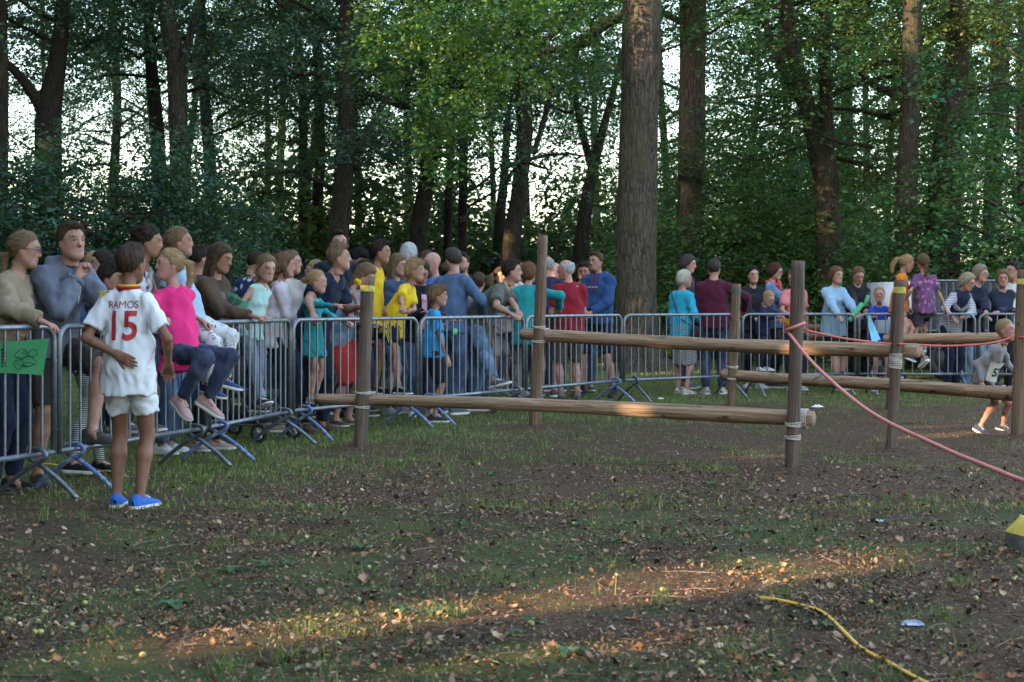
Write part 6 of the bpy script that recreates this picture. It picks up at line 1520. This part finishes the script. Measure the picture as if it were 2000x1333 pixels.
person('broad man in a dark purple shirt with thin grey hair', 1070, 20.0, 1.82, 165, 'm', hy=20, top=('long', (.035, .028, .065)), bot=('kneeshorts', (.14, .12, .10)), shoes=(.08, .06, .05), hair=('ring', GREY), skin=PINKISH, group=FC, build=1.12)
person('bald man half hidden behind the red polo shirt', 1086, 21.2, 1.76, -30, 'm', top=('long', (.06, .06, .07)), hair=('ring', GREY), skin=PINKISH, group=FC)
J = person('white-haired man in a dark red polo shirt and brown shorts', 1112, 18.75, 1.73, 196, 'm', lean=2, hy=52, LH=(-.14, .26, 1.0), RH=(.12, .28, 1.02), top=('polo', (.22, .012, .022)), bot=('kneeshorts', (.10, .082, .065)), shoes=(.10, .09, .085), hair=('ring', WHITE), skin=PINKISH, socks=(.22, .18, .15), group=FC, build=1.05)
J = person('tall man in a blue hoodie with a red cord, beside the big oak', 1168, 20.05, 1.88, -28, 'm', hy=-14, RH=(.05, .30, 1.12), LH=(-.05, .32, 1.10), rp=(1, -.4, -.4), lp=(-1, -.4, -.4), RFt=(.22, .05, 0), LFt=(-.22, 0, 0), top=('hoodie', (.024, .062, .17)), bot=('kneeshorts', (.012, .018, .04)), shoes=(.012, .012, .015), hair=('top', BROWN), skin=TAN, socks=(.015, .015, .02), sole='d', group=FC)
mb = MB()
for k in (.025, -.025): mb.tube(spline([J['neck'] + J['fwd'] * .085 + J['rgt'] * k, J['neck'] + J['fwd'] * .13 + J['rgt'] * k - J['u2'] * .08, J['chest'] + J['fwd'] * .155 + J['rgt'] * k - J['u2'] * .02], 10), .006, 6)
mb.obj('drawstring', cloth((.30, .03, .04)), J['o'])
patch_on(J, (-.09, .06, -.01, .006), J['chest'] + J['u2'] * .05, J['u2'], -J['rgt'], (.40, .45, .5), 'chest_print', 8)
person('dark-haired man peering past the blue hoodie', 1141, 21.3, 1.78, -10, 'm', hp=12, top=('long', (.04, .05, .06)), hair=('top', DBROWN), skin=WARM, group=FC)
person('blonde woman in pale glasses half hidden behind the navy T-shirt', 622, 16.4, 1.66, -80, 'f', top=('long', (.10, .10, .12)), hair=('lowpony', BLOND), glasses=(.5, .5, .55), skin=PINKISH, group=FC)
person('dark head low between the cream jacket and the tall man', 590, 17.4, 1.50, 140, 'c', top=('long', (.04, .04, .05)), hair=('boy', DBROWN), group=FC)
person('dark-haired person behind the two girls sitting on the barrier', 385, 14.3, 1.74, 120, 'm', top=('long', (.03, .03, .035)), hair=('short', DBROWN), group=FC)
person('short-haired person left of the denim jacket in the deep crowd', 748, 18.9, 1.70, 175, 'm', top=('long', (.10, .12, .18)), hair=('short', BROWN), group=FC)
person('person in light grey farther back between the bearded man and the white scarf', 962, 21.5, 1.60, 160, 'f', top=('long', (.22, .22, .24)), hair=('bob', DBLOND), group=FC)
person('dark-capped person deep in the crowd above the slate sweatshirt', 872, 20.2, 1.75, 100, 'm', top=('long', (.03, .05, .09)), hair=('short', BLACK), group=FC)
# ---- beside and right of the oak
person('man in a charcoal jacket behind the turquoise lady', 1338, 21.9, 1.90, 62, 'm', hy=12, hp=8, top=('jacket', (.030, .030, .034)), bot=('trousers', (.05, .05, .055)), shoes=(.12, .11, .10), hair=('shortf', (.06, .045, .04)), skin=PINKISH, group=FC)
J = person('white-haired lady in a turquoise jacket and checked skirt', 1332, 20.5, 1.64, 138, 'f', hy=-30, hp=4, RH=(.2, .16, .95), top=('fleece', (.03, .36, .52)), bot=('skirt', (.44, .42, .40), 'check', (.05, .05, .06), .9, 1.4), shoes=(.45, .40, .36), hair=('shortf', (.46, .42, .34)), skin=PINKISH, group=FC, hem=.22, build=1.06)
mb = MB(); mb.tube(spline([J['sh'][-1] + np.array([0, -.07, .07]), J['chest'] + np.array([-.02, -.155, .02]), J['waist'] + np.array([.10, -.165, 0]), J['P'] + np.array([.24, -.04, .02])], 16), .008, 6); mb.obj('bag_strap', cloth((.03, .03, .04)), J['o'])
b = MB(); b.box((0, 0, 0), (.09, .24, .20)); bo = b.obj('shoulder_bag', cloth((.025, .025, .035)), None, False); bo.parent = J['o']; bo.location = Vector(J['P'] + np.array([.26, .02, -.06]))
J = person('man in a burgundy sweater with his back turned and one foot up', 1394, 20.45, 1.79, 176, 'm', hy=-8, RH=(.42, .18, 1.12), LH=(-.24, .05, .86), rp=(1, -.4, -.2), RFt=(.12, .02, 0), LFt=(-.10, .0, 0), hands=('grip', 'relax'), top=('sweater', (.070, .010, .026)), bot=('trousers', (.025, .038, .075), 'denim'), shoes=(.44, .40, .37), hair=('short', (.045, .034, .028)), skin=TAN, group=FC, build=1.12)
person('dark-haired woman in a black jacket looking towards the camera', 1470, 21.9, 1.72, 18, 'f', hy=-12, RH=(.12, .34, 1.0), LH=(-.16, .34, 1.03), top=('jacket', (.018, .018, .022)), bot=('trousers', BLK), shoes=(.5, .5, .5), hair=('lowpony', BLACK), skin=PALE, group=FC)
J = person('woman with a coral scarf and denim jacket in profile', 1508, 22.1, 1.79, 72, 'f', hp=10, RH=(.12, .40, 1.06), LH=(-.1, .42, 1.05), top=('jacket', (.10, .16, .28), 'denim'), bot=('trousers', BLK), shoes=(.05, .05, .05), hair=('shortf', AUBURN), glasses=(.05, .04, .04), skin=PINKISH, scarf=(.58, .08, .09), group=FC)
person('blond toddler in navy holding on to the rail', 1490, 20.75, 1.04, 40, 'c', z=.30, lean=10, hp=26, RH=(.05, .30, 1.04), LH=(-.2, .30, 1.04), hands=('grip', 'grip'), top=('jacket', (.015, .02, .055)), bot=('trousers', (.02, .025, .05)), shoes=(.60, .60, .60), hair=('buzz', BLOND), skin=PALE, group=FC)
J = person('woman in a rose T-shirt behind the dark thick post', 1552, 21.4, 1.68, 10, 'f', hy=-40, hp=14, RH=(.2, .34, 1.05), top=('tshirt', (.60, .20, .22)), bot=('trousers', DJEANS), shoes=(.46, .46, .48), hair=('bun', GINGER), skin=TAN, group=FC)
f = Field(.016); f.ell(J['P'] + np.array([.10, .14, .08]), I3, (.16, .08, .11), .02); f.cap(J['P'] + np.array([-.12, .12, .16]), J['P'] + np.array([.2, .12, .16]), .035, .035, .03); V, Q = f.mesh(None, .008, 3, .06); add('tied_sweater', np_mesh('tied_sweater', V, Q, [cloth((.72, .28, .04))], True), J['o'])
J = person('woman in a pale blue rain jacket holding a green paper roll', 1628, 21.5, 1.71, 24, 'f', lean=3, hy=4, RH=w(1640, 622, 21.0), LH=w(1672, 612, 21.1), rp=(.8, -.4, -.6), lp=(-.8, 0, -.6), hands=('hold', 'hold'), RFt=w(1640, 775, 21.3), top=('jacket', (.27, .42, .56)), bot=('shorts', BLK), shoes=(.52, .40, .36), hair=('shortf', GINGER), skin=PALE, group=FC, hem=.16, build=1.05)
person('smiling woman in a black cardigan looking down at her green roll', 1674, 21.8, 1.73, 12, 'f', hp=22, hy=-4, RH=w(1680, 618, 21.3), LH=w(1692, 606, 21.4), hands=('hold', 'hold'), top=('jacket', (.016, .014, .016)), bot=('trousers', BLK), shoes=(.4, .4, .42), hair=('lowpony', GINGER), skin=TAN, group=FC)
J = person('fair boy in a royal blue shirt resting his arms on the rail', 1718, 21.2, 1.40, 8, 'c', hy=-24, RH=(.14, .34, 1.06), LH=(-.16, .34, 1.06), hands=('flat', 'flat'), top=('tshirt', (.02, .055, .36)), bot=('shorts', (.02, .05, .32)), shoes=(.55, .55, .58), hair=('buzz', BLOND), skin=PINKISH, group=FC, hem=.18)
patch_on(J, (-.10, .10, -.14, .04), J['chest'] - J['u2'] * .08, J['u2'], -J['rgt'], (.42, .46, .52), 'start_number', 6)
J = person('girl in an orange vest with a blonde ponytail sitting on the rail', 1756, 20.4, 1.42, 62, 'c', pel=1.17, lean=8, hy=28, hp=16, RH=(.22, .1, 1.12), LH=(-.2, .1, 1.12), RFt=w(1752, 690, 20.0), LFt=w(1768, 700, 20.2), rk=(.1, 1, .7), lk=(-.1, 1, .6), hands=('grip', 'grip'), top=('tshirt', (.74, .20, .015)), bot=('shorts', BLK), shoes=(.04, .09, .30), hair=('pony', BLOND), skin=TAN, group=FC)
J = person('girl in a purple patterned shirt with a plait, sitting back to the camera', 1806, 20.3, 1.44, 186, 'c', pel=1.16, lean=4, hy=6, RH=(.30, -.02, 1.09), LH=(-.28, .02, 1.22), RFt=(.10, .30, .55), LFt=(-.02, -.05, .42), lk=(-.3, .5, -.3), hands=('grip', 'grip'), top=('tshirt', (.13, .065, .15), 'flecks', (.45, .14, .25), .9, .8), bot=('shorts', (.05, .045, .07)), shoes=(.30, .32, .34), hair=('braid', DBLOND), skin=TAN, group=FC)
J = person('grey-blond woman in a navy vest and striped sleeves bent over the rail', 1856, 21.0, 1.70, 24, 'f', lean=34, hp=8, hy=26, RH=w(1862, 622, 20.4), LH=w(1885, 618, 20.5), rp=(.9, 0, -.5), lp=(-.9, 0, -.5), hands=('fist', 'hold'), top=('long', (.56, .55, .56), 'stripes', (.10, .11, .16), .9, 1.6), bot=('trousers', NAVY), shoes=(.05, .05, .05), hair=('shortf', (.30, .23, .15)), skin=TAN, group=FC)
f = Field(.017); f.cap(J['waist'], J['chest'] + J['u2'] * .08, J['wa_r'] + .045, J['ch_r'] + .036, .03, J['fwd'], .82); V, Q = f.mesh(None, .004, 5); add('vest', np_mesh('vest', V, Q, [cloth((.016, .022, .055))], True), J['o'])
person('woman with glasses in a pink blouse and dark jacket', 1898, 21.1, 1.74, 30, 'f', lean=12, hy=20, RH=(.2, .4, 1.05), LH=w(1930, 632, 20.4), hands=('relax', 'grip'), top=('jacket', (.018, .022, .042)), bot=('trousers', LJEANS, 'denim'), shoes=(.06, .06, .06), hair=('shortf', (.22, .17, .12)), glasses=(.4, .4, .42), skin=PINKISH, group=FC)
person('short-haired blonde woman in a dark jacket with crossed arms', 1956, 21.0, 1.66, -6, 'f', hy=-6, lean=8, RH=(-.10, .34, 1.12), LH=(.12, .36, 1.10), hands=('relax', 'relax'), top=('jacket', (.018, .028, .05)), bot=('trousers', BLK), hair=('shortf', DBLOND), skin=TAN, group=FC)
person('man with glasses in a white shirt at the right edge', 1982, 22.3, 1.80, -60, 'm', top=('long', (.62, .62, .64)), hair=('top', DBROWN), glasses=(.04, .04, .04), skin=TAN, group=FC)
J = person('blond boy in a grey sweater with bib 57 running bent between the posts', 1922, 14.55, 1.20, 44, 'c', lean=32, pel=.50, hy=4, hp=-16, RH=w(1916, 748, 14.4), LH=w(1990, 735, 14.65), rp=(.6, -1, .3), hands=('relax', 'fist'), RFt=w(1913, 845, 14.4), LFt=w(1958, 843, 14.75), rk=(.2, 1, .1), top=('sweater', (.27, .25, .27)), bot=('shorts', (.016, .016, .02)), shoes=(.03, .04, .07), hair=('buzz', BLOND), skin=PINKISH)
bx = np.array([1.0, 0, 0]); ax_ = nrm(J['rgt'] * .25 + J['fwd'] * .95); rr_ = nrm(np.cross(J['u2'], ax_))
patch_on(J, (-.08, .10, -.13, .05), J['waist'] + J['u2'] * .07, J['u2'], rr_, (.58, .55, .48), 'bib', 8)
text_on(J, '57', .11, J['waist'] + J['u2'] * .03 + ax_ * .004 + rr_ * .01, J['u2'], rr_, (.015, .015, .018), 'bib_number', bold=.003, off=.016)

# ------------------------------------------------------------------ papers
GP = simple('green_paper', (0.03, 0.205, 0.065), 0.75, 0.1, 4, bs=0); GPD = simple('green_folder', (0.02, 0.12, 0.05), 0.7, 0.1, 4, bs=0); INK = simple('dark_print', (0.008, 0.03, 0.012), 0.8, 0.1, bs=0)
def sheet(lab, corners, mat, name='paper_sheet', prints=()):
    c = [np.array(p, float) for p in corners]; n = 9; V = []
    nn = nrm(np.cross(c[1] - c[0], c[3] - c[0]))
    def at_(u, v, off=0): return (c[0] * (1 - u) + c[1] * u) * (1 - v) + (c[3] * (1 - u) + c[2] * u) * v + nn * (.012 * math.sin(u * 4 + v * 2) + off)
    for off in (0, -.0012):
        for j in range(n):
            for i in range(n): V.append(at_(i / (n - 1), j / (n - 1), off))
    i = (np.arange(n - 1)[:, None] * n + np.arange(n - 1)[None]).ravel(); q = np.stack([i, i + 1, i + 1 + n, i + n], 1)
    o = add(name, np_mesh(name, np.array(V), [q, q[:, ::-1] + n * n], [mat], True)); tag(o, lab, 'paper')
    sgn = 1 if nn @ (np.array([0, 0, CH]) - c[0]) > 0 else -1
    for u0, u1, v0, v1 in prints:
        m = 4; P_ = [at_(u0 + (u1 - u0) * a / m, v0 + (v1 - v0) * b / m, .0025 if sgn > 0 else -.0038) for b in range(m + 1) for a in range(m + 1)]; ii = (np.arange(m)[:, None] * (m + 1) + np.arange(m)[None]).ravel()
        add('printed_mark', np_mesh('printed_mark', np.array(P_), np.stack([ii, ii + 1, ii + 2 + m, ii + 1 + m], 1), [INK], True), o)
sheet('green printed programme held over the first barrier', [W(-3, 668, 9.32), W(97, 662, 9.36), W(84, 734, 9.30), W(-3, 728, 9.28)], GP, 'programme', [(.05, .10, .22, .30), (.05, .10, .33, .40), (.05, .10, .43, .52), (.05, .10, .55, .60), (.05, .10, .63, .72), (.05, .10, .75, .82), (.13, .16, .25, .5), (.13, .16, .56, .8)])
def sketch(o_name, c, loops):
    m = MB(); cs = [np.array(q) for q in c]
    for u, v, ru, rv in loops:
        a = np.linspace(0, 6.283, 22, endpoint=False)
        m.tube([(cs[0] * (1 - x) + cs[1] * x) * (1 - y) + (cs[3] * (1 - x) + cs[2] * x) * y + np.array([0, -.014, 0]) for x, y in zip(u + ru * np.cos(a) * (1 + .2 * np.sin(3 * a)), v + rv * np.sin(a) * (1 + .15 * np.cos(4 * a)))], .0016, 4, False, closed=True)
    m.obj('line_drawing', INK, bpy.data.objects[o_name])
sketch('programme', [W(-3, 668, 9.32), W(97, 662, 9.36), W(84, 734, 9.30), W(-3, 728, 9.28)], [(.5, .4, .14, .14), (.62, .62, .2, .14), (.45, .68, .1, .16), (.72, .38, .1, .1), (.55, .36, .04, .04), (.66, .7, .12, .05)])
sheet('dark green folder held by the little girl with plaits', [W(418, 600, 12.62), W(447, 570, 12.78), W(487, 596, 12.68), W(458, 622, 12.5)], GPD, 'folder', [(.45, .85, .2, .45), (.5, .9, .5, .75), (.1, .3, .3, .5)])
def roll(lab, a, b, r):
    m = MB(); m.tube([a, np.array(a) * .5 + np.array(b) * .5, b], r, 14, True); tag(m.obj('paper_roll', simple('roll_green', (.06, .33, .14), .7, .2, 10, bs=0)), lab, 'paper roll')
roll('bright green paper roll in the hands of the pale blue jacket', W(1658, 628, 21.0), W(1684, 594, 21.1), .036)
roll('darker green paper roll held up by the woman in black', W(1688, 600, 21.25), W(1696, 578, 21.3), .026)
roll('green rolled paper held low behind the sky-blue T-shirt boy', W(886, 655, 16.4), W(889, 645, 16.45), .03)
sheet('light blue bag strap hanging over the rail beside the royal blue boy', [W(1692, 616, 20.55), W(1698, 616, 20.55), W(1720, 664, 20.3), W(1704, 672, 20.25)], simple('light_blue_cloth', (.16, .45, .62), .8, .15), 'cloth_strip')
